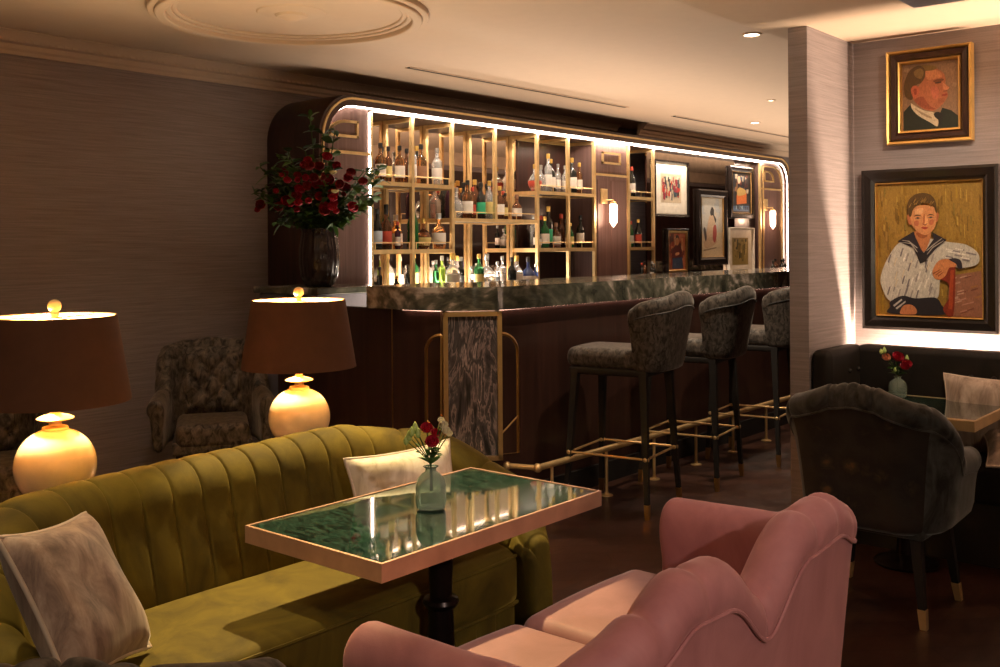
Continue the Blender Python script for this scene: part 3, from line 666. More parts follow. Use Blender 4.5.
s1 = make_stool('dark grey velvet bar stool nearest the camera, left of the row', (4.62, 3.0, 0), math.radians(9))
dup(s1, (5.38, 3.01, 0), math.radians(9), 'middle bar stool, its velvet back lit pale, between two others')
dup(s1, (6.20, 3.01, 0), math.radians(8), 'farthest bar stool, partly hidden behind the grey partition edge')

# ---- entrance console with the big vase
cn = thing('marble_console', 'small console with a marble top under the large bouquet vase', 'console table', (0, 0, 0))
m = MB(); m.rbox((4.03, 4.83, 1.145), (.52, .60, .04), .004, 2); m.build('marble_top', 'marble_top', cn)
m = MB(); m.rbox((4.03, 4.83, .562), (.47, .54, 1.123), .004, 2); m.build('cabinet_body', 'consolep', cn)
vz = thing('ribbed_vase', 'tall dark ribbed glass vase holding the large red bouquet', 'vase', (3.97, 4.75, 1.166))
m = MB(); R = [(.07, 0), (.085, .01), (.108, .06), (.118, .14), (.118, .22), (.108, .28), (.10, .33), (.105, .345)]
rings = [[(r * (1 + .025 * math.cos(20 * a)) * math.cos(a), r * (1 + .025 * math.cos(20 * a)) * math.sin(a), z) for a in [2 * PI * k / 80 for k in range(80)]] for r, z in R]
rings += [[(r * math.cos(a), r * math.sin(a), z) for a in [2 * PI * k / 80 for k in range(80)]] for r, z in ((.093, .345), (.088, .30), (.06, .05))]
m.loft(rings, False, True); m.build('vase_body', 'vdark', vz, 50)
def leaf(mb, p, d, L, wd, mi=0, droop=.25):
    d = Vector(d).normalized(); s_ = d.cross(Vector((0, 0, 1)));
    s_ = s_.normalized() if s_.length > 1e-3 else Vector((1, 0, 0)); s_ = (s_ + Vector((random.uniform(-.5, .5),) * 3)).normalized(); u = s_.cross(d)
    P = Vector(p); prof = [(0, .06), (.25, .75), (.5, 1), (.75, .7), (1, .03)]; vs = []
    for t, ww in prof:
        c = P + d * L * t - Vector((0, 0, droop * L * t * t)); vs += [c - s_ * wd / 2 * ww + u * wd * .12 * ww, c, c + s_ * wd / 2 * ww + u * wd * .12 * ww]
    fs = []
    for i in range(4):
        a = i * 3; fs += [(a, a + 1, a + 4, a + 3), (a + 1, a + 2, a + 5, a + 4)]
    mb.add(vs, fs, mi)
def bloom(mb, c, r, mi=0, n=3, up=(0, 0, 1)):
    up = Vector(up).normalized(); c = Vector(c); a = up.orthogonal().normalized(); b = up.cross(a)
    for k in range(n):
        rr_ = r * (1 - .28 * k); cnt = 6
        for j in range(cnt):
            th = 2 * PI * (j + .5 * k) / cnt; d = a * math.cos(th) + b * math.sin(th); s_ = up.cross(d); w_ = rr_ * .62; op = .75 - .28 * k
            vs = []
            for t, ww, hh, oo in ((0, .25, 0, 0), (.5, .95, .35, .75), (.85, 1, .75, .95), (1, .55, 1.0, .9)):
                q = c + d * rr_ * oo * (op + .2) + up * r * (hh * .95 - .35); vs += [q - s_ * w_ * ww, q + d * rr_ * .12, q + s_ * w_ * ww]
            fs = []
            for i in range(3): e = i * 3; fs += [(e, e + 1, e + 4, e + 3), (e + 1, e + 2, e + 5, e + 4)]
            mb.add(vs, fs, mi)
    mb.ball(tuple(c), r * .38, 8, mi)
fb = thing('large_bouquet', 'large wild bouquet of dark red blooms and green leaves in tall vase', 'bouquet', (3.97, 4.75, 1.50))
random.seed(11)
Rr = Vector((.641, -.767, 0)); Ff = Vector((.767, .641, 0))
stems = MB(); lv = MB(); lv2 = MB()
tips = []
for i in range(46):
    a = random.uniform(-1, 1); hgt = random.uniform(.02, .5) * (1.15 - .45 * abs(a)); dep = random.uniform(-.22, .2)
    tips.append(Rr * (a * .35) + Ff * dep + Vector((0, 0, hgt + .02)))
tips += [Rr * -.05 + Vector((0, 0, .68)), Rr * .10 + Vector((0, 0, .60)), Rr * .03 + Vector((0, 0, .58)), Rr * .35 + Vector((0, 0, .36)), Rr * .37 + Vector((0, 0, .30)), Rr * -.33 + Vector((0, 0, .22))]
for tp in tips:
    p0 = Vector((random.uniform(-.03, .03), random.uniform(-.03, .03), -.10)); mid = p0.lerp(tp, .5) + Vector((0, 0, .05)); L = (tp - p0).length
    pts = catmull([p0, Vector((p0.x * .8, p0.y * .8, 0.01)), mid, tp], 4); stems.tube(pts, .0035, 5)
    for j in range(3, len(pts)):
        for q in range(4):
            d = Vector((random.uniform(-1, 1), random.uniform(-1, 1), random.uniform(-.3, .8)))
            leaf(lv if random.random() < .35 else lv2, pts[j], d, random.uniform(.05, .09), random.uniform(.030, .055))
stems.build('stems', 'stem', fb); lv.build('leaves', 'leaf', fb, 60); lv2.build('dark_leaves', 'leafd', fb, 60)
for i in range(50):
    a = random.gauss(-.02, .36); a = max(-.95, min(.9, a)); h_ = random.uniform(.10, .42) * (1.1 - .35 * abs(a)); c = Rr * (a * .38) + Ff * random.uniform(-.27, -.10) + Vector((0, 0, h_))
    m = MB(); bloom(m, c, random.uniform(.015, .034), 0, 3, (-.5 + random.uniform(-.4, .4), -.7, random.uniform(.1, .8))); m.build('bloom', 'redb' if i % 3 else 'redd', fb, 60)
for p_ in ((.05, .30), (.13, .22), (.12, .33)):
    m = MB(); bloom(m, Rr * p_[0] + Ff * -.2 + Vector((0, 0, p_[1])), .022, 0, 2); m.build('pale_bloom', 'yellowb', fb, 60)

# ================================================================== SOFA
sofa = thing('olive_sofa', 'olive green velvet curved sofa with a channel-tufted back', 'sofa', (1.83, 2.3, 0))
OX, OY = 1.83, 2.3
sp = Path([(1.07 - OX, 1.99 - OY), (1.05 - OX, 2.12 - OY), (1.10 - OX, 2.27 - OY), (1.22 - OX, 2.39 - OY), (1.42 - OX, 2.435 - OY), (1.85 - OX, 2.44 - OY), (2.22 - OX, 2.43 - OY), (2.40 - OX, 2.40 - OY), (2.50 - OX, 2.29 - OY), (2.51 - OX, 2.13 - OY), (2.46 - OX, 1.99 - OY)])
SL = sp.L; CW = SL / 23
st = []
for i in range(23):
    for t in (0, .03, .07, .16, .36, .64, .84, .93, .97): st.append((i + t) * CW)
st.append(SL)
stop = [(0, .49), (.12, .58), (.30, .70), (.50, .770), (SL * .5, .782), (SL - .62, .795), (SL - .42, .755), (SL - .20, .62), (SL - .08, .53), (SL, .49)]
sth = [(0, .12), (.25, .24), (.45, .30), (SL - .50, .30), (SL - .25, .23), (SL, .11)]
def ssec(d):
    T = lerp_table(stop, d); W = lerp_table(sth, d); k = W / .30; t = (d / CW) % 1; b = .011 * (1 - abs(2 * t - 1) ** 16) * (.75 + .25 * math.sin(PI * t)); b2 = b * 1.0
    H = T - .42; r_ = .10 * k; cz_ = T - r_; cn = .075 * k + r_
    out = [(.02, .36), (.015 - b * .4, .42), (.02 * k - b, .42 + H * .15), (.04 * k - b, .42 + H * .35), (.06 * k - b, .42 + H * .55)]
    for q_ in range(11):
        th = PI * (1.04 - q_ / 10 * 1.10); out.append((cn + (r_ + b) * math.cos(th), cz_ + (r_ + b) * math.sin(th)))
    return out + [(cn + r_ + .02 * k + b * .6, T - .25 * k), (.30 * k + b, .34), (.29 * k + b, .12), (.26 * k, .07), (.03, .07)]
m = MB(); shell(m, sp, st, ssec, .03); soften(m.build('channel_back', 'olive', sofa, 180))
ip = [sp.at(SL * i / 40) for i in range(41)]
poly = [(p.x, p.y) for p in ip][::-1]           # right front ... left front, counter-clockwise from above
q = [(v[0] * .99, v[1] + .015 if v[1] > 0 else v[1]) for v in poly]
front = [(1.09 - OX, 1.985 - OY), (1.35 - OX, 1.977 - OY), (1.85 - OX, 1.975 - OY), (2.3 - OX, 1.976 - OY), (2.44 - OX, 1.99 - OY)]
seatpoly = front + q[1:-1]
m = MB(); m.rprism(seatpoly, .285, .455, .035, 4); m.build('seat_cushion', 'olive', sofa, 60)
m = MB(); fpts = catmull([Vector((a, b - .002, .298)) for a, b in front], 6); m.tube(fpts, .006, 6); m.tube([p + Vector((0, .004, .142)) for p in fpts], .005, 6); m.build('seat_piping', 'olive', sofa)
m = MB(); N_ = 15
line = []
for i in range(N_):
    for t in (0, .06, .2, .5, .8, .94): line.append(((1.12 + (2.43 - 1.12) * (i + t) / N_) - OX, 1.995 - OY - .012 * (1 - abs(2 * t - 1) ** 7)))
m.prism(line + [(2.43 - OX, 1.995 - OY), (2.44 - OX, 2.36 - OY), (1.12 - OX, 2.36 - OY)], .07, .288); m.build('channel_base', 'olive', sofa, 75)
for a, b in ((1.25, 2.05), (2.36, 2.05), (1.3, 2.55), (2.3, 2.55)):
    m = MB(); m.lathe([(.018, 0.0005), (.024, .075)], (a - OX, b - OY, 0), 12); m.build('leg', 'legs', sofa)
def face(dirx, diry, tilt, roll=0):
    """cushion frame: local x along the cushion's width, local z up its height, local -y the side that shows"""
    yv = -Vector((dirx, diry, 0)).normalized(); R = Matrix((Vector((-diry, dirx, 0)).normalized() * 1.0, yv, Vector((0, 0, 1)))).transposed()
    if R.determinant() < 0: R = Matrix((Vector((diry, -dirx, 0)).normalized(), yv, Vector((0, 0, 1)))).transposed()
    return R.to_4x4() @ Matrix.Rotation(tilt, 4, 'X') @ Matrix.Rotation(roll, 4, 'Y')
MA = Matrix.Translation((1.105, 2.14, .640)) @ face(.62, -.78, math.radians(-30), math.radians(8))
pillow('throw_pillow', 'streaked mauve silk pillow at the left end of the green sofa', .36, .35, .12, 'pil_grey', MA)
MBm = Matrix.Translation((2.30, 2.33, .60)) @ face(-.30, -.95, math.radians(-16), math.radians(-3))
pillow('throw_pillow', 'cream silk pillow at the right end of the green sofa behind table vase', .38, .30, .12, 'pil_cream', MBm)

# ---- lamp console behind the sofa, two lamps
lc = thing('lamp_console', 'narrow dark console behind the green sofa carrying two lamps', 'console table')
m = MB(); m.rbox((2.0, 3.17, .57), (2.0, .34, .03), .005, 2); m.build('top', 'darkwood', lc)
for a in (1.05, 2.95):
    for b in (3.03, 3.31):
        m = MB(); m.bb((a - .02, b - .02, .0005), (a + .02, b + .02, .556)); m.build('leg', 'darkwood', lc, 0)
def make_lamp(lb, loc):
    t = thing('table_lamp', lb, 'table lamp', loc, 0, 'matching globe table lamps on the console')
    m = MB(); m.lathe([(.05, .0005), (.06, .006), (.06, .014), (.04, .018)]); m.build('base', 'brass', t)
    m = MB(); m.lathe([(.045, .016)] + [(.1225 * math.sin(t_) ** .92, .134 - .118 * math.cos(t_)) for t_ in [.42 + (PI - .42 - .32) * k / 24 for k in range(25)]] + [(.035, .248)], n=64); m.build('globe', 'ceramic', t, 60)
    m = MB(); m.lathe([(.036, .244), (.040, .250), (.038, .256), (.02, .262), (.018, .272), (.052, .280), (.056, .284), (.045, .290), (.016, .298), (.012, .33), (.011, .40), (.012, .42), (.004, .425), (.0035, .62)], n=28); m.build('brass_neck', 'brass', t, 50)
    m = MB(); r0, r1, z0, z1 = .228, .185, .335, .605
    m.loft([[(r * math.cos(a), r * math.sin(a), z) for r, z in ((r0, z0), (r1, z1), (r1 - .003, z1), (r0 - .003, z0))] for a in [2 * PI * k / 64 for k in range(64)]], True)
    s_ = m.build('shade', 'shade', t, 60)
    m = MB(); m.loft([[(r * math.cos(a), r * math.sin(a), z) for r, z in ((r0 - .0045, z0 + .003), (r1 - .0045, z1 - .003), (r1 - .006, z1 - .003), (r0 - .006, z0 + .003))] for a in [2 * PI * k / 64 for k in range(64)]], True); m.build('gold_lining', 'shade_in', s_, 60)
    m = MB()
    for k in range(3): a = 2 * PI * k / 3 + .4; m.tube([(0, 0, .598), (.181 * math.cos(a), .181 * math.sin(a), .598)], .003, 6)
    m.build('spider', 'brass', t)
    m = MB(); m.lathe([(.012, .60), (.014, .612), (.008, .618)], n=16); m.ball((0, 0, .636), .021, 16); m.build('finial', 'finial', t)
    x_, y_, z_ = loc
    point('lamp_bulb', (x_, y_ + .05, z_ + .50), LAMP_W, (1, .72, .40), .03)
    return t
LAMP_W = 64
make_lamp('left table lamp with brown shade, cut by the picture edge', (1.545, 3.13, .585))
make_lamp('right table lamp with brown shade before the dark armchair', (2.60, 3.24, .585))

# ---- low marble table
tb = thing('marble_table', 'rectangular green marble table with a brass rim before the olive sofa', 'table', (2.057, 1.974, 0))
m = MB(); m.bb((-.439, -.252, .628), (.439, .252, .668)); m.build('marble_top', 'marble_green', tb, 0)
m = MB()
for a, b in (((-.447, -.260, .625), (-.439, .260, .670)), ((.439, -.260, .625), (.447, .260, .670)), ((-.439, -.260, .625), (.439, -.252, .670)), ((-.439, .252, .625), (.439, .260, .670)), ((-.439, -.252, .624), (.439, .252, .629))): m.bb(a, b)
m.build('brass_rim', 'tableedge', tb, 0)
PO = (-.055, -.075, 0)
m = MB(); m.lathe([(.0001, .604), (.10, .606), (.10, .626), (.0001, .626)], PO); m.lathe([(.05, .606), (.036, .585), (.032, .50), (.031, .455), (.046, .448), (.050, .438), (.046, .428), (.034, .420), (.038, .30), (.045, .10), (.05, .03)], PO, n=28); m.build('pedestal', 'iron', tb)
m = MB(); m.lathe([(.21, .0005), (.215, .012), (.19, .02), (.06, .035), (.05, .04)], PO, n=36); m.build('foot_plate', 'iron', tb)
def small_vase(name, lb, loc, H=.118, R=.043):
    t = thing(name, lb, 'vase', loc, 0, 'small glass bud vases'); k = R / .043; h = H / .118
    m = MB(); P = [(.030 * k, .0005), (.040 * k, .004 * h), (.043 * k, .02 * h), (.043 * k, .06 * h), (.038 * k, .082 * h), (.026 * k, .097 * h), (.016 * k, .103 * h), (.015 * k, .112 * h), (.022 * k, .118 * h)]
    m.lathe(P + [(r - .003, z) for r, z in P[::-1][:-1]] + [(.02 * k, .006)], n=32); m.build('glass_body', 'vglass', t, 60); return t
small_vase('bud_vase', 'green-grey glass bud vase standing on the near marble table', (2.04, 1.97, .670))
def posy(name, lb, loc, specs, hs):
    t = thing(name, lb, 'flowers', loc); st_ = MB(); lf = MB()
    for i, (lat, z, r, mt_, dep) in enumerate(specs):
        tp = Rr * lat + Ff * dep + Vector((0, 0, z)); base = Vector((random.uniform(-.004, .004), random.uniform(-.004, .004), -.07 * hs)); nk = Vector((0, 0, .0))
        pts = catmull([base, nk, nk.lerp(tp, .5) + Vector((0, 0, .006)), tp], 4); st_.tube(pts, .0016, 5)
        for q in range(2): leaf(lf, pts[6 + q], Rr * random.uniform(-1, 1) + Ff * random.uniform(-1, .2) + Vector((0, 0, random.uniform(.1, .9))), random.uniform(.028, .045), .014)
        m = MB(); kind = {'redb': 'bloom', 'peach': 'bloom', 'white_bloom': 'bloom', 'bud': 'bud'}[mt_]
        if kind == 'bloom': bloom(m, tp, r, 0, 3, (-.5, -.5, .8))
        else:
            m.lathe([(.0004, -r), (r * .5, -r * .6), (r * .62, 0), (r * .3, r * .8), (.0004, r * 1.2)], tuple(tp), 10)
        m.build(kind, mt_, t, 60)
    for q in range(9): leaf(lf, (0, 0, .004), Rr * math.cos(q * 2.4) + Ff * math.sin(q * 2.4) + Vector((0, 0, random.uniform(.4, 1.3))), .05 * hs, .017)
    st_.build('stems', 'stem', t); lf.build('leaves', 'leaf', t, 60); return t
random.seed(3)
posy('flower_posy', 'crimson and white posy standing in the near table vase', (2.04, 1.97, .789), [(-.010, .105, .017, 'redb', -.01), (.006, .070, .019, 'redb', -.03), (.014, .088, .014, 'redb', .01), (-.060, .082, .015, 'bud', 0), (-.052, .095, .014, 'bud', -.01), (-.043, .105, .016, 'bud', 0), (-.034, .092, .014, 'bud', -.01), (-.068, .070, .013, 'bud', 0),
      (.036, .112, .013, 'white_bloom', 0), (.044, .098, .012, 'white_bloom', -.01), (.030, .125, .010, 'white_bloom', 0), (.052, .088, .010, 'white_bloom', 0), (.024, .104, .009, 'bud', .01)], 1)

# ================================================================== PINK LOVESEAT (local: open side to -y, turned half round)
LX, LY = 2.005, 1.28
pk = thing('pink_loveseat', 'dusty pink velvet two-seater with a double-arched back seen from behind', 'loveseat', (LX, LY, 0), PI)
pp = Path([(-.555, -.24), (-.558, -.10), (-.558, .06), (-.515, .165), (-.40, .195), (-.2, .20), (0, .19), (.2, .20), (.40, .195), (.515, .165), (.558, .06), (.558, -.10), (.555, -.24)])
PL = pp.L; dm = PL / 2
ptop = [(0, .66), (.29, .665), (.41, .74), (dm - .36, .80), (dm - .20, .79), (dm, .665), (dm + .20, .78), (PL - .62, .785), (PL - .50, .735), (PL - .36, .65), (PL, .645)]
stn = sorted(set([PL * i / 150 for i in range(151)]))
pleats = [.47, .58, .70, dm, PL - .66, PL - .52, PL - .40]
def psec(d):
    T = lerp_table(ptop, d); g = 0
    for q in pleats: g += .014 * math.exp(-((d - q) / .012) ** 2) * (1.8 if abs(q - dm) < .01 else 1)
    back = lerp_table([(0, 0), (.30, 0), (.45, 1), (PL - .45, 1), (PL - .30, 0), (PL, 0)], d); lean = .04 * back; g2 = g * .7
    return [(.0, .36), (.0, .46), (-.004 + lean * .2, T - .16), (-.010 + lean * .5 + g2, T - .10), (-.008 + lean + g, T - .055), (.008 + lean + g * .6, T - .02 - g * .5), (.032 + lean, T - .003 - g), (.06 + lean, T - g), (.088 + lean - g * .3, T - .012 - g * .6), (.106 + lean - g * .6, T - .04), (.110 + lean - g2, T - .07), (.104 + lean * .95, T - .095), (.099 + lean * .9, T - .102), (.100 + lean * .8, T - .14), (.094 + lean * .3, .34), (.088, .12), (.075, .09), (.01, .09)]
m = MB(); shell(m, pp, stn, psec, .035); soften(m.build('upholstered_back', 'pink', pk, 180))
# outer back panels, flush inside the roll
def pl(d, off, z): q, tt, nv = pp.frame(d); v = q + nv * off; return (v.x, v.y, z)
m = MB()
def lean_at(d): return .04 * lerp_table([(0, 0), (.30, 0), (.45, 1), (PL - .45, 1), (PL - .30, 0), (PL, 0)], d)
m.tube([pl(d, .105 + lean_at(d) * .92, lerp_table(ptop, d) - .100) for d in [.06 + (PL - .12) * i / 110 for i in range(111)]], .005, 6); m.build('piping', 'pink', pk)
for i, sx in enumerate((-1, 1)):
    m = MB(); m.rbox((sx * .276, -.085, .385), (.548, .555, .13), .045, 4, mid=3, warp=lambda q: (q[0], q[1], q[2] + (.012 * (1 - (q[0] / .3) ** 2) if q[2] > 0 else 0))); m.build('seat_cushion', 'pink_pale', pk, 60)
m = MB(); m.rbox((0, -.075, .20), (1.10, .52, .25), .02, 2); m.build('seat_base', 'pink', pk)
for sx in (-1, 1):
    for y_ in (-.26, .2):
        m = MB(); m.lathe([(.014, .0005), (.022, .095)], (sx * .50, y_, 0), 12); m.build('leg', 'legs', pk)

# ================================================================== TUB ARMCHAIRS (local: sitter faces -y)
def make_tub(lb, loc, rz, mat, matback, wd=.60, dp=.60, htop=.87, harm=.62, tufted=True, zbot=.30, grp='tub armchairs', fl=0.0):
    t = thing('tub_armchair', lb, 'armchair', loc, rz, grp); hw = wd / 2 - .09; b = dp / 2 - .10
    p = Path([(-hw - fl, -dp / 2 + .07), (-hw - .01 - fl * .6, -.05), (-hw - .01, b - .10), (-hw + .06, b - .01), (-hw * .4, b), (0, b), (hw * .4, b), (hw - .06, b - .01), (hw + .01, b - .10), (hw + .01 + fl * .6, -.05), (hw + fl, -dp / 2 + .07)])
    L = p.L; a1 = .22 if fl == 0 else .26; a2 = .42 if fl == 0 else .39
    tp = [(0, harm - .01), (a1, harm + .01), (a2, htop - (.06 if fl == 0 else .03)), (a2 + .10, htop - .005), (L / 2, htop + .005), (L - a2 - .10, htop - .005), (L - a2, htop - (.06 if fl == 0 else .03)), (L - a1, harm + .01), (L, harm - .01)]
    pls = [a1 + .06, a2 - .02, a2 + .10, a2 + .20, L / 2 - .06, L / 2 + .06, L - a2 - .20, L - a2 - .10, L - a2 + .02, L - a1 - .06]
    def sec(d):
        T = lerp_table(tp, d); g = sum(.008 * math.exp(-((d - q) / .008) ** 2) for q in pls); bk = lerp_table([(0, 0), (a1, 0), (a2, 1), (L - a2, 1), (L - a1, 0), (L, 0)], d); ln = .045 * bk
        return [(0, .36), (0, .45), (ln * .6 - .004, T - .13), (ln - .01 + g, T - .07), (ln - .004 + g, T - .025), (ln + .02, T - .004 - g), (ln + .045, T - g), (ln + .07, T - .01 - g), (ln + .088 - g, T - .04), (ln + .086 - g, T - .075), (ln * .9 + .07, T - .095), (.066 + ln * .6, T - .14), (.06, zbot + .1), (.055, zbot), (.0, zbot)]
    stt = sorted(set([L * i / 90 for i in range(91)] + [q + e for q in pls for e in (-.008, 0, .008)]))
    m = MB(); shell(m, p, stt, sec, .03)
    # faces of the outer panel take the back fabric
    ns = 15; body = soften(m.build('upholstered_shell', [mat, matback], t, 180))
    if matback != mat:
        for pg in body.data.polygons:
            i_, k_ = divmod(pg.index, ns)
            if 4 <= i_ < 3 + len(stt) and k_ in (10, 11, 12) and a2 - .02 < stt[i_ - 4] < L - a2 + .02: pg.material_index = 1
    m = MB(); m.rbox((0, -.05, .385), (2 * hw - .012, dp - .16, .13), .04, 4, mid=3); m.build('seat_cushion', mat, t, 60)
    m = MB(); m.rbox((0, -.03, zbot + .02), (2 * hw + .02, dp - .14, .07), .012, 2); m.build('seat_rail', mat, t)
    def fp_(d):
        q, tt, nv = p.frame(d); v = q + nv * (lerp_table([(0, 0), (a1, 0), (a2, 1), (L - a2, 1), (L - a1, 0), (L, 0)], d) * .045 * .9 + .074); return (v.x, v.y, lerp_table(tp, d) - .094)
    m = MB(); m.tube([fp_(d) for d in [.03 + (L - .06) * i / 80 for i in range(81)]], .004, 6); m.build('piping', mat, t)
    if tufted:
        nu, nv_ = 40, 36; W = 2 * hw - .02; z0, z1 = .44, htop - .05; vs = []
        for j in range(nv_ + 1):
            for i in range(nu + 1):
                u = i / nu; v = j / nv_; dd = (abs(math.sin(PI * (u * 3 + v * 2.5))) * abs(math.sin(PI * (u * 3 - v * 2.5)))) ** .5
                ed = min(1, min(u, 1 - u) * 8) * min(1, min(v, 1 - v) * 8 + .0)
                vs.append((-W / 2 + W * u, b - .012 - (.028 * dd + .02) * ed + .04 * v, z0 + (z1 - z0) * v))
        m = MB(); m.loft([vs[j * (nu + 1):(j + 1) * (nu + 1)] for j in range(nv_ + 1)], False, False, 0, False)
        o = m.build('tufted_pad', mat, t, 80)
        for r_ in range(1, 5):
            for c_ in range(1, 6):
                if (c_ + r_) % 2: continue
                u = c_ / 6; v = r_ / 5; ed = min(1, min(v, 1 - v) * 8)
                m = MB(); m.ball((-W / 2 + W * u, b - .012 - .022 * ed + .04 * v, z0 + (z1 - z0) * v), .008, 8); m.build('button', mat, o)
    for sx in (-1, 1):
        for sy in (-1, 1):
            a = Vector((sx * (hw - .03), sy * (dp / 2 - .14), zbot)); bb_ = Vector((sx * (hw + .01), sy * (dp / 2 - .10), 0)); f = lambda z: bb_.lerp(a, z / zbot)
            def ring(z, r): q = f(z); return [(q.x + r * i, q.y + r * j, z) for i, j in ((-1, -1), (1, -1), (1, 1), (-1, 1))]
            lg = MB(); lg.loft([ring(.05, .012), ring(zbot, .02)]); o = lg.build('leg', 'legs', t, 0)
            ft = MB(); ft.loft([ring(.0005, .012), ring(.07, .015)]); ft.build('brass_tip', 'brass', o, 0)
    return t
ac = make_tub('mottled grey tufted armchair by the left wall behind the right lamp', (3.34, 4.93, 0), math.radians(-34), 'armv', 'armv', .58, .60, .875, .60, True, fl=.055)
dup(ac, (2.02, 4.78, 0), math.radians(-20), 'second mottled armchair at the left edge behind the left lamp')
make_tub('dark floral-backed armchair seen from behind at the right marble table', (4.0, 1.41, 0), math.radians(89), 'charv', 'floral', .60, .60, .885, .615, False, .33, 'tub armchairs on the right')
dup(ac, (.845, 1.452, 0), math.radians(129.9), 'dark mottled armchair whose top just shows at the bottom left corner')

# ================================================================== RIGHT-HAND ALCOVE
bq = thing('banquette', 'dark brown buttoned banquette running round the alcove below the portraits', 'banquette')
m = MB(); m.rbox((5.085, -.96, .655), (.13, 5.74, .48), .035, 4, mid=2); m.rbox((4.87, 1.93, .655), (.44, .10, .48), .035, 4, mid=2); m.build('backrest', 'banq', bq, 60)
m = MB(); m.rbox((4.85, -.96, .36), (.38, 5.74, .18), .04, 4, mid=2); m.build('seat', 'banq', bq, 60)
m = MB(); m.bb((4.70, -3.8, .0005), (5.05, 1.88, .28)); m.build('base', 'legs', bq, 0)
for yy in (1.46, 1.36, 1.26, 1.16, 1.06, .96):
    m = MB(); m.ball((5.016, yy, .775), .012, 10); m.build('button', 'banq', bq)
for xx in (4.88, 4.99):
    m = MB(); m.ball((xx, 1.876, .78), .012, 10); m.build('button', 'banq', bq)
m = MB(); m.bb((5.185, -3.6, .735), (5.205, 1.90, .745)); m.build('light_strip', 'led2', bq, 0)
area('banquette_light', (5.195, .2, .750), (5.195, .2, 2), 165, 3.3, .02, (1, .76, .54), 180, (0, 1, 0))
t2 = thing('marble_table', 'green marble table with a cream edge beside the banquette', 'table', (4.70, 1.50, 0))
m = MB(); m.bb((-.292, -.312, .632), (.292, .312, .668)); m.build('marble_top', 'marble_green', t2, 0)
m = MB()
for a, b in (((-.30, -.32, .628), (-.26, .32, .671)), ((.292, -.32, .628), (.30, .32, .670)), ((-.26, -.32, .628), (.292, -.308, .670)), ((-.292, .312, .628), (.292, .32, .670))): m.bb(a, b)
m.build('brass_rim', 'tableedge2', t2, 0)
m = MB(); m.lathe([(.0001, .610), (.08, .612), (.08, .630), (.0001, .630)], (-.17, 0, 0)); m.lathe([(.04, .612), (.03, .55), (.03, .45), (.045, .44), (.03, .42), (.04, .05)], (-.17, 0, 0), n=24); m.build('pedestal', 'iron', t2)
m = MB(); m.lathe([(.13, .0005), (.135, .012), (.12, .02), (.04, .05)], (-.17, 0, 0), n=32); m.build('foot_plate', 'iron', t2)
small_vase('bud_vase', 'pale glass bud vase on the far table beside the banquette', (4.90, 1.655, .670), .100, .042)
random.seed(5)
posy('flower_posy', 'small red and peach posy in the far vase beside the banquette', (4.90, 1.655, .771), [(.0, .085, .028, 'redb', 0), (.035, .055, .024, 'redb', -.02), (.02, .045, .022, 'redb', -.03), (-.055, .085, .021, 'peach', 0), (-.062, .12, .016, 'bud', 0), (-.078, .115, .013, 'bud', 0), (.045, .082, .015, 'bud', 0), (.052, .074, .013, 'bud', .01), (-.02, .03, .012, 'bud', -.02)], 1)
pillow('seat_cushion_pillow', 'cream brown-striped pillow leaning on the banquette behind the far table', .50, .36, .10, 'pil_stripe', Matrix.Translation((4.955, 1.22, .61)) @ face(-1, 0, math.radians(-10), 0))
pillow('seat_cushion_pillow', 'brown-streaked pillow lying on the banquette seat below the table edge', .42, .34, .10, 'pil_stripe', Matrix.Translation((4.86, 1.05, .50)) @ face(-.9, -.3, math.radians(-72), 0))

# ================================================================== PICTURES
def paint_mat():
    x = N('oil_paint'); at = x.n('ShaderNodeVertexColor'); at.layer_name = 'Col'
    f = x.noise(x.co((60, 60, 25)), 2.2, 4, .7, 1.2); mx = x.n('ShaderNodeMix', data_type='RGBA', blend_type='MULTIPLY'); mx.inputs[0].default_value = 1
    x.l(at.outputs[0], mx.inputs[6]); x.l(x.ramp(f, [(.28, (.62, .60, .58)), (.72, (1.30, 1.28, 1.22))]), mx.inputs[7])
    x.set(Base_Color=mx.outputs[2], Roughness=.5); x.bump(f, .15, .002); return x.m
MT['paint'] = paint_mat()
MT['mount'] = plain('cream_mount', (.80, .74, .62), .6)
def art(name, label, center, rz, W, Hh, frames, depth, shapes, bg, tilt=0, grp=None):
    """frames: list of (width, material) from the outside in; shapes: (colour, points, smooth)"""
    t = thing(name, label, 'picture', center, rz, grp)
    if tilt: t.rotation_euler = (tilt, 0, rz)
    w, h = W / 2, Hh / 2; y = 0
    for k, (fw, mt_, nm) in enumerate(frames):
        m = MB(); d = depth - .006 * k if nm != 'mount' else .008
        A = [(-w, -h), (w, -h), (w, h), (-w, h)]; B = [(-w + fw, -h + fw), (w - fw, -h + fw), (w - fw, h - fw), (-w + fw, h - fw)]
        m.loft([[(a[0], 0, a[1]), (a[0], -d * .85, a[1]), ((a[0] * .8 + b[0] * .2), -d, (a[1] * .8 + b[1] * .2)), ((a[0] * .3 + b[0] * .7), -d * .92, (a[1] * .3 + b[1] * .7)), (b[0], -d * .6, b[1]), (b[0], 0, b[1])] for a, b in zip(A, B)], True)
        m.build(nm, mt_, t, 0); w -= fw; h -= fw
    m = MB(); m.bb((-w - .002, -.006, -h - .002), (w + .002, -.001, h + .002)); m.col = [lin(bg)] * len(m.f)
    z = -.0066
    for col, pts, sm in shapes:
        P = [Vector((-w + 2 * w * min(1, max(0, u)), h - 2 * h * min(1, max(0, v)), 0)) for u, v in pts]
        if sm: P = catmull(P, 5, True); P = [Vector((max(-w, min(w, p.x)), max(-h, min(h, p.y)), 0)) for p in P]
        tri = tessellate_polygon([P]); m.add([(p.x, z, p.y) for p in P], [tuple(q) for q in tri], 0, lin(col)); z -= .00005
    m.build('canvas', 'paint', t, 0); return t
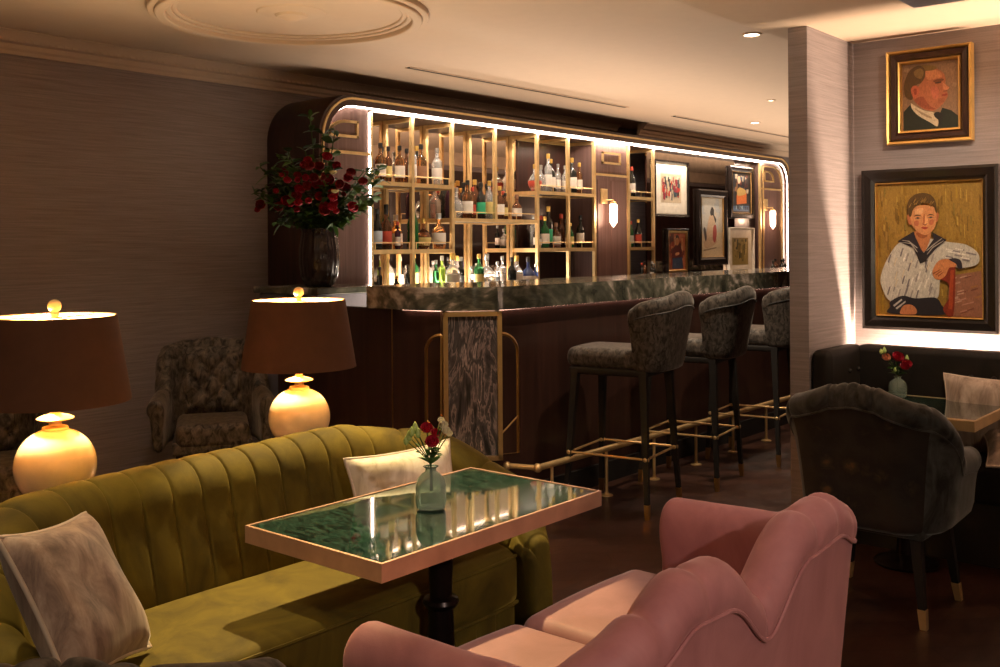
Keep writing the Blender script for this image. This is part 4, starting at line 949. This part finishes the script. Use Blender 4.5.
def cv(c, pts, q, sm=True):
    """crop pixels to canvas 0..1; c = corners tl, tr, br, bl"""
    (x0, y0), (x1, y1), (x2, y2), (x3, y3) = c; out = []
    for x_, y_ in pts:
        u = (x_ - x0) / (x1 - x0); top = y0 + (y1 - y0) * u; bot = y3 + (y2 - y3) * u; out.append((u, (y_ - top) / (bot - top)))
    return (q, out, sm)
bc = ((95, 85), (510, 60), (510, 592), (95, 580))
random.seed(21)
boy = []
for i in range(240):   # loose ochre strokes of the background
    x_ = random.uniform(98, 500); y_ = random.uniform(80, 560); L_ = random.uniform(14, 60); wd = random.uniform(3, 8)
    colr = random.choice([(178, 140, 50), (150, 112, 38), (190, 155, 70), (128, 96, 36), (165, 128, 60), (140, 118, 55)])
    boy.append(cv(bc, [(x_, y_), (x_ + wd, y_ + 4), (x_ + wd, y_ + L_), (x_, y_ + L_ - 3)], colr, False))
B = lambda c, pts, sm=True: boy.append(cv(bc, pts, c, sm))
B((150, 100, 78), [(385, 430), (505, 410), (508, 590), (375, 585), (380, 500)], False)
for i in range(22):
    x_ = random.uniform(385, 480); y_ = random.uniform(430, 575); B(random.choice([(178, 128, 110), (120, 70, 52), (160, 110, 60), (190, 150, 130)]), [(x_, y_), (x_ + 26, y_ - 8), (x_ + 26, y_ - 2), (x_, y_ + 5)], False)
B((196, 190, 180), [(170, 320), (215, 290), (255, 285), (330, 290), (380, 300), (450, 310), (495, 345), (490, 385), (430, 400), (390, 395), (350, 440), (335, 520), (250, 540), (150, 530), (115, 480), (108, 440), (130, 380)])
for i in range(44):
    x_ = random.uniform(125, 340); y_ = random.uniform(320, 515)
    if x_ + y_ < 480: continue
    B(random.choice([(225, 220, 212), (150, 142, 140), (175, 168, 160), (120, 112, 115), (205, 190, 165)]), [(x_, y_), (x_ + 7, y_ - 3), (x_ - 4, y_ + 32), (x_ - 9, y_ + 28)], False)
for i in range(16):
    x_ = random.uniform(370, 470); y_ = random.uniform(318, 365); B(random.choice([(225, 220, 212), (140, 132, 135)]), [(x_, y_), (x_ + 28, y_ + 6), (x_ + 26, y_ + 11), (x_ - 3, y_ + 6)], False)
B((34, 30, 36), [(150, 530), (200, 508), (250, 518), (330, 515), (355, 545), (370, 580), (150, 577), (148, 550)])
B((180, 175, 170), [(160, 545), (195, 520), (198, 525), (165, 551)], False); B((180, 175, 170), [(170, 556), (210, 528), (212, 533), (176, 561)], False)
B((190, 120, 78), [(190, 565), (205, 545), (235, 543), (255, 560), (252, 578), (215, 580), (190, 578)])
B((130, 44, 20), [(375, 400), (405, 390), (408, 440), (398, 585), (360, 560), (385, 510), (380, 460), (350, 440)])
B((165, 66, 30), [(390, 410), (402, 408), (396, 560), (380, 555)], False)
B((200, 128, 80), [(320, 410), (345, 372), (385, 366), (415, 376), (408, 395), (385, 400), (370, 430), (345, 446), (325, 436)])
for k in range(3): B((140, 76, 42), [(322 + k * 9, 420 + k * 5), (350 + k * 6, 405 + k * 5), (350 + k * 6, 408 + k * 5), (324 + k * 9, 425 + k * 5)], False)
B((42, 38, 48), [(385, 365), (410, 362), (430, 372), (434, 400), (420, 402), (412, 385), (390, 372)])
B((40, 34, 42), [(180, 300), (245, 262), (262, 285), (285, 345), (325, 290), (318, 262), (375, 292), (330, 330), (300, 365), (270, 380), (245, 325)], False)
for o_ in (0, 8): B((165, 158, 150), [(190 + o_, 303 - o_), (236 - o_, 306 - o_), (262, 340 - 2 * o_), (259, 342 - 2 * o_), (233 - o_, 309 - o_), (192 + o_, 305 - o_)], False); B((165, 158, 150), [(364 - o_, 294 - o_), (366 - o_, 296 - o_), (322, 324 - o_), (298, 352 - 2 * o_), (296, 350 - 2 * o_), (320, 320 - o_)], False)
B((205, 198, 188), [(262, 392), (292, 388), (285, 405), (265, 405)], False); B((30, 26, 30), [(255, 340), (300, 345), (296, 375), (272, 385), (262, 365)], False); B((210, 205, 195), [(268, 402), (280, 388), (292, 403)], False)
B((186, 118, 72), [(250, 262), (268, 258), (312, 262), (308, 300), (285, 340), (262, 300), (252, 280)])
B((150, 84, 46), [(258, 266), (300, 272), (290, 286), (268, 284)])
B((188, 112, 70), [(222, 198), (232, 196), (240, 232), (228, 235), (221, 215)]); B((188, 108, 66), [(335, 190), (346, 192), (342, 218), (332, 225)])
B((208, 142, 92), [(232, 180), (255, 165), (300, 160), (332, 172), (337, 205), (330, 245), (308, 268), (288, 274), (262, 262), (242, 240), (234, 210)])
B((226, 170, 120), [(252, 178), (285, 172), (280, 192), (256, 196)]); B((228, 168, 116), [(292, 205), (300, 206), (303, 232), (290, 233)]); B((192, 108, 74), [(250, 222), (266, 222), (264, 240), (250, 238)]); B((192, 108, 74), [(310, 218), (326, 216), (322, 234), (310, 234)])
B((176, 104, 62), [(286, 196), (291, 196), (291, 226), (284, 230)])
B((70, 44, 26), [(247, 204), (262, 196), (278, 202), (262, 201)]); B((70, 44, 26), [(300, 200), (314, 193), (328, 199), (314, 198)])
B((150, 110, 84), [(250, 211), (262, 207), (276, 210), (263, 214)]); B((150, 110, 84), [(302, 207), (314, 203), (326, 206), (314, 210)]); B((60, 52, 46), [(257, 209), (263, 206), (269, 209), (263, 213)]); B((60, 52, 46), [(309, 206), (315, 203), (320, 205), (315, 209)])
B((130, 68, 44), [(280, 230), (292, 234), (302, 229), (292, 238)]); B((168, 62, 48), [(276, 246), (290, 243), (304, 246), (291, 253)])
B((92, 66, 30), [(227, 200), (222, 165), (230, 138), (255, 119), (285, 113), (315, 120), (334, 145), (339, 188), (333, 184), (326, 164), (306, 152), (280, 154), (256, 166), (243, 182), (236, 204)])
for k in range(26):
    x_ = 236 + random.random() * 92; y_ = 124 + random.random() * 22 + ((x_ - 284) / 50) ** 2 * 16
    B(random.choice([(168, 130, 66), (140, 106, 50), (112, 82, 40), (76, 54, 26)]), [(x_, y_), (x_ + 4, y_ - 2), (x_ - 6, y_ + 15), (x_ - 9, y_ + 14)], False)
art('framed_painting', 'large painting of a boy in a sailor shirt in a wide black frame', (XW - .022, 1.603, 1.369), -PI / 2, .648, .808, [(.068, 'frame_black', 'frame'), (.006, 'gold', 'gilt_slip')], .04, boy, (158, 122, 50), 0)
mc = ((245, 185), (505, 150), (508, 470), (250, 495)); man = []
B = lambda c, pts, sm=True: man.append(cv(mc, pts, c, sm))
for i in range(26):
    x_ = random.uniform(250, 480); y_ = random.uniform(180, 460); B(random.choice([(150, 118, 92), (134, 104, 80), (160, 128, 100)]), [(x_, y_), (x_ + 22, y_ + 3), (x_ + 16, y_ + 24), (x_ - 3, y_ + 18)], False)
B((26, 34, 26), [(250, 405), (288, 362), (330, 420), (400, 455), (430, 380), (470, 392), (505, 420), (508, 470), (250, 494)], False)
B((196, 178, 150), [(285, 362), (300, 372), (345, 395), (395, 405), (410, 430), (408, 468), (370, 448), (320, 420), (290, 388)])
B((150, 128, 104), [(300, 385), (340, 405), (380, 425), (375, 432), (335, 414)])
B((28, 26, 24), [(392, 408), (412, 400), (432, 415), (428, 440), (418, 470), (410, 468), (412, 440), (396, 425)])
B((176, 104, 70), [(290, 320), (330, 270), (345, 215), (375, 195), (410, 200), (438, 222), (446, 250), (444, 268), (462, 285), (452, 300), (455, 325), (440, 352), (418, 378), (385, 396), (340, 385), (300, 350)])
B((200, 130, 88), [(352, 215), (385, 200), (420, 212), (430, 235), (400, 245), (365, 250)]); B((150, 78, 52), [(300, 350), (340, 330), (370, 370), (400, 388), (350, 386)]); B((190, 106, 80), [(378, 290), (408, 285), (415, 325), (390, 340)])
B((116, 66, 40), [(388, 255), (425, 244), (438, 250), (408, 266)]); B((70, 42, 30), [(400, 263), (425, 258), (424, 264), (402, 269)]); B((206, 134, 96), [(432, 262), (450, 278), (462, 286), (450, 297), (436, 294)]); B((140, 82, 58), [(434, 302), (453, 297), (453, 302), (436, 307)]); B((150, 60, 48), [(430, 318), (452, 314), (450, 322), (432, 326)])
B((160, 92, 62), [(412, 340), (440, 334), (436, 354), (415, 362)]); B((128, 100, 50), [(320, 190), (370, 182), (405, 190), (392, 205), (345, 212), (330, 225)])
B((92, 66, 34), [(262, 335), (252, 290), (262, 245), (285, 205), (325, 185), (350, 200), (352, 235), (335, 265), (315, 275), (300, 300), (292, 345)])
B((130, 102, 58), [(300, 215), (330, 198), (346, 215), (335, 245), (310, 240)]); B((186, 96, 66), [(286, 300), (300, 280), (320, 285), (325, 310), (312, 335), (296, 335)]); B((140, 62, 42), [(298, 298), (312, 296), (312, 320), (302, 322)])
art('framed_painting', 'small gilt-framed profile portrait of a bald man hanging top right', (XW - .022, 1.592, 2.128), -PI / 2, .405, .468, [(.018, 'gold', 'gilt_frame'), (.036, 'darkwood', 'dark_band'), (.014, 'gold', 'gilt_slip')], .05, man, (144, 112, 86), 0)
# five pictures hanging before the mirror
YF = 5.279
def strokes(n, x0, x1, y0, y1, cols, w_=.05, h_=.2, sl=0):
    out = []
    for i in range(n):
        x_ = random.uniform(x0, x1 - w_); y_ = random.uniform(y0, y1 - h_); a = random.uniform(.4, 1) * w_; b = random.uniform(.4, 1) * h_
        out.append((random.choice(cols), [(x_, y_), (x_ + a, y_ + sl), (x_ + a * .8, y_ + b), (x_ - a * .1, y_ + b * .9)], False))
    return out
grp = 'framed pictures in front of the back bar mirror'
random.seed(4)
cr = strokes(90, .05, .95, .05, .95, [(190, 60, 50), (40, 40, 46), (90, 90, 90), (200, 180, 150), (150, 40, 60), (60, 80, 90), (220, 210, 190)], .10, .26)
art('framed_print', 'white-mounted print of sketchy red and grey standing figures, dark side frame', (8.981, YF, 1.969), 0, 0.671, 0.559, [(.022, 'frame_black', 'frame'), (.115, 'mount', 'mount')], .03, cr, (206, 190, 165), 0, grp)
sm_ = strokes(40, 0, 1, 0, 1, [(150, 60, 40), (190, 130, 90), (90, 50, 40), (200, 160, 130)], .2, .3) + [((90, 26, 28), [(.25, .45), (.5, .3), (.75, .42), (.82, .7), (.2, .72)], True), ((56, 70, 100), [(.22, .68), (.8, .66), (.86, .97), (.2, .97)], False), ((190, 130, 90), [(.42, .16), (.5, .1), (.6, .16), (.6, .28), (.5, .34), (.42, .28)], True), ((40, 26, 22), [(.40, .18), (.44, .06), (.58, .06), (.63, .2), (.56, .13), (.46, .13)], True), ((200, 140, 100), [(.4, .55), (.6, .52), (.62, .58), (.42, .62)], True)]
art('framed_painting', 'small gold-framed painting of a seated figure in dark red and blue', (9.088, YF, 1.332), 0, 0.428, 0.462, [(.02, 'frame_black', 'frame'), (.026, 'brass_dark', 'gilt_band')], .03, sm_, (170, 100, 70), 0, grp)
fg = strokes(30, 0, 1, 0, .6, [(196, 196, 190), (206, 196, 178), (180, 186, 190)], .3, .3) + [((214, 198, 168), [(0, .62), (1, .58), (1, 1), (0, 1)], False),
     ((206, 180, 150), [(.40, .30), (.56, .26), (.66, .40), (.60, .62), (.42, .74), (.22, .72), (.28, .5)], True), ((196, 168, 138), [(.18, .72), (.6, .66), (.72, .76), (.3, .86), (.14, .82)], True), ((30, 26, 26), [(.42, .24), (.50, .15), (.60, .20), (.60, .28), (.70, .36), (.66, .42), (.56, .30), (.46, .30)], True),
     ((170, 60, 50), [(.56, .50), (.68, .46), (.72, .62), (.64, .76), (.54, .70)], True), ((60, 50, 50), [(.12, .56), (.18, .5), (.26, .66), (.2, .74)], True), ((150, 130, 105), [(.1, .88), (.7, .84), (.7, .86), (.1, .91)], False)]
art('framed_painting', 'tall black-framed pale painting of a dark-haired figure holding red cloth', (9.827, YF, 1.585), 0, 0.661, 0.807, [(.085, 'frame_black', 'frame'), (.005, 'brass_dark', 'slip')], .03, fg, (198, 192, 178), 0, grp)
dk = strokes(40, .05, .95, .04, .6, [(20, 20, 26), (60, 50, 50), (130, 90, 60), (40, 60, 90), (160, 150, 130), (90, 40, 34)], .12, .16) + [((190, 100, 40), [(.25, .56), (.78, .50), (.78, .76), (.25, .80)], False), ((170, 140, 80), [(.3, .42), (.5, .38), (.72, .44), (.7, .54), (.3, .58)], True), ((200, 170, 140), [(.3, .14), (.42, .1), (.46, .24), (.34, .28)], True), ((50, 90, 130), [(.05, .84), (.9, .82), (.9, .96), (.05, .96)], False)] + strokes(16, .08, .9, .82, .96, [(30, 40, 60), (120, 150, 170), (20, 20, 30)], .08, .1)
art('framed_painting', 'dark still life with an orange box in a black frame, top right picture', (10.517, YF, 1.983), 0, 0.583, 0.583, [(.06, 'frame_black', 'frame'), (.005, 'brass_dark', 'slip')], .03, dk, (24, 22, 26), 0, grp)
gl = strokes(60, .03, .97, .03, .97, [(110, 100, 50), (60, 56, 34), (170, 150, 90), (140, 120, 60), (196, 176, 120)], .13, .4)
art('framed_print', 'white-mounted olive and ochre abstract print at the lower right', (10.488, YF, 1.322), 0, 0.612, 0.530, [(.015, 'mount', 'pale_frame'), (.10, 'mount', 'mount')], .035, gl, (160, 142, 84), 0, grp)
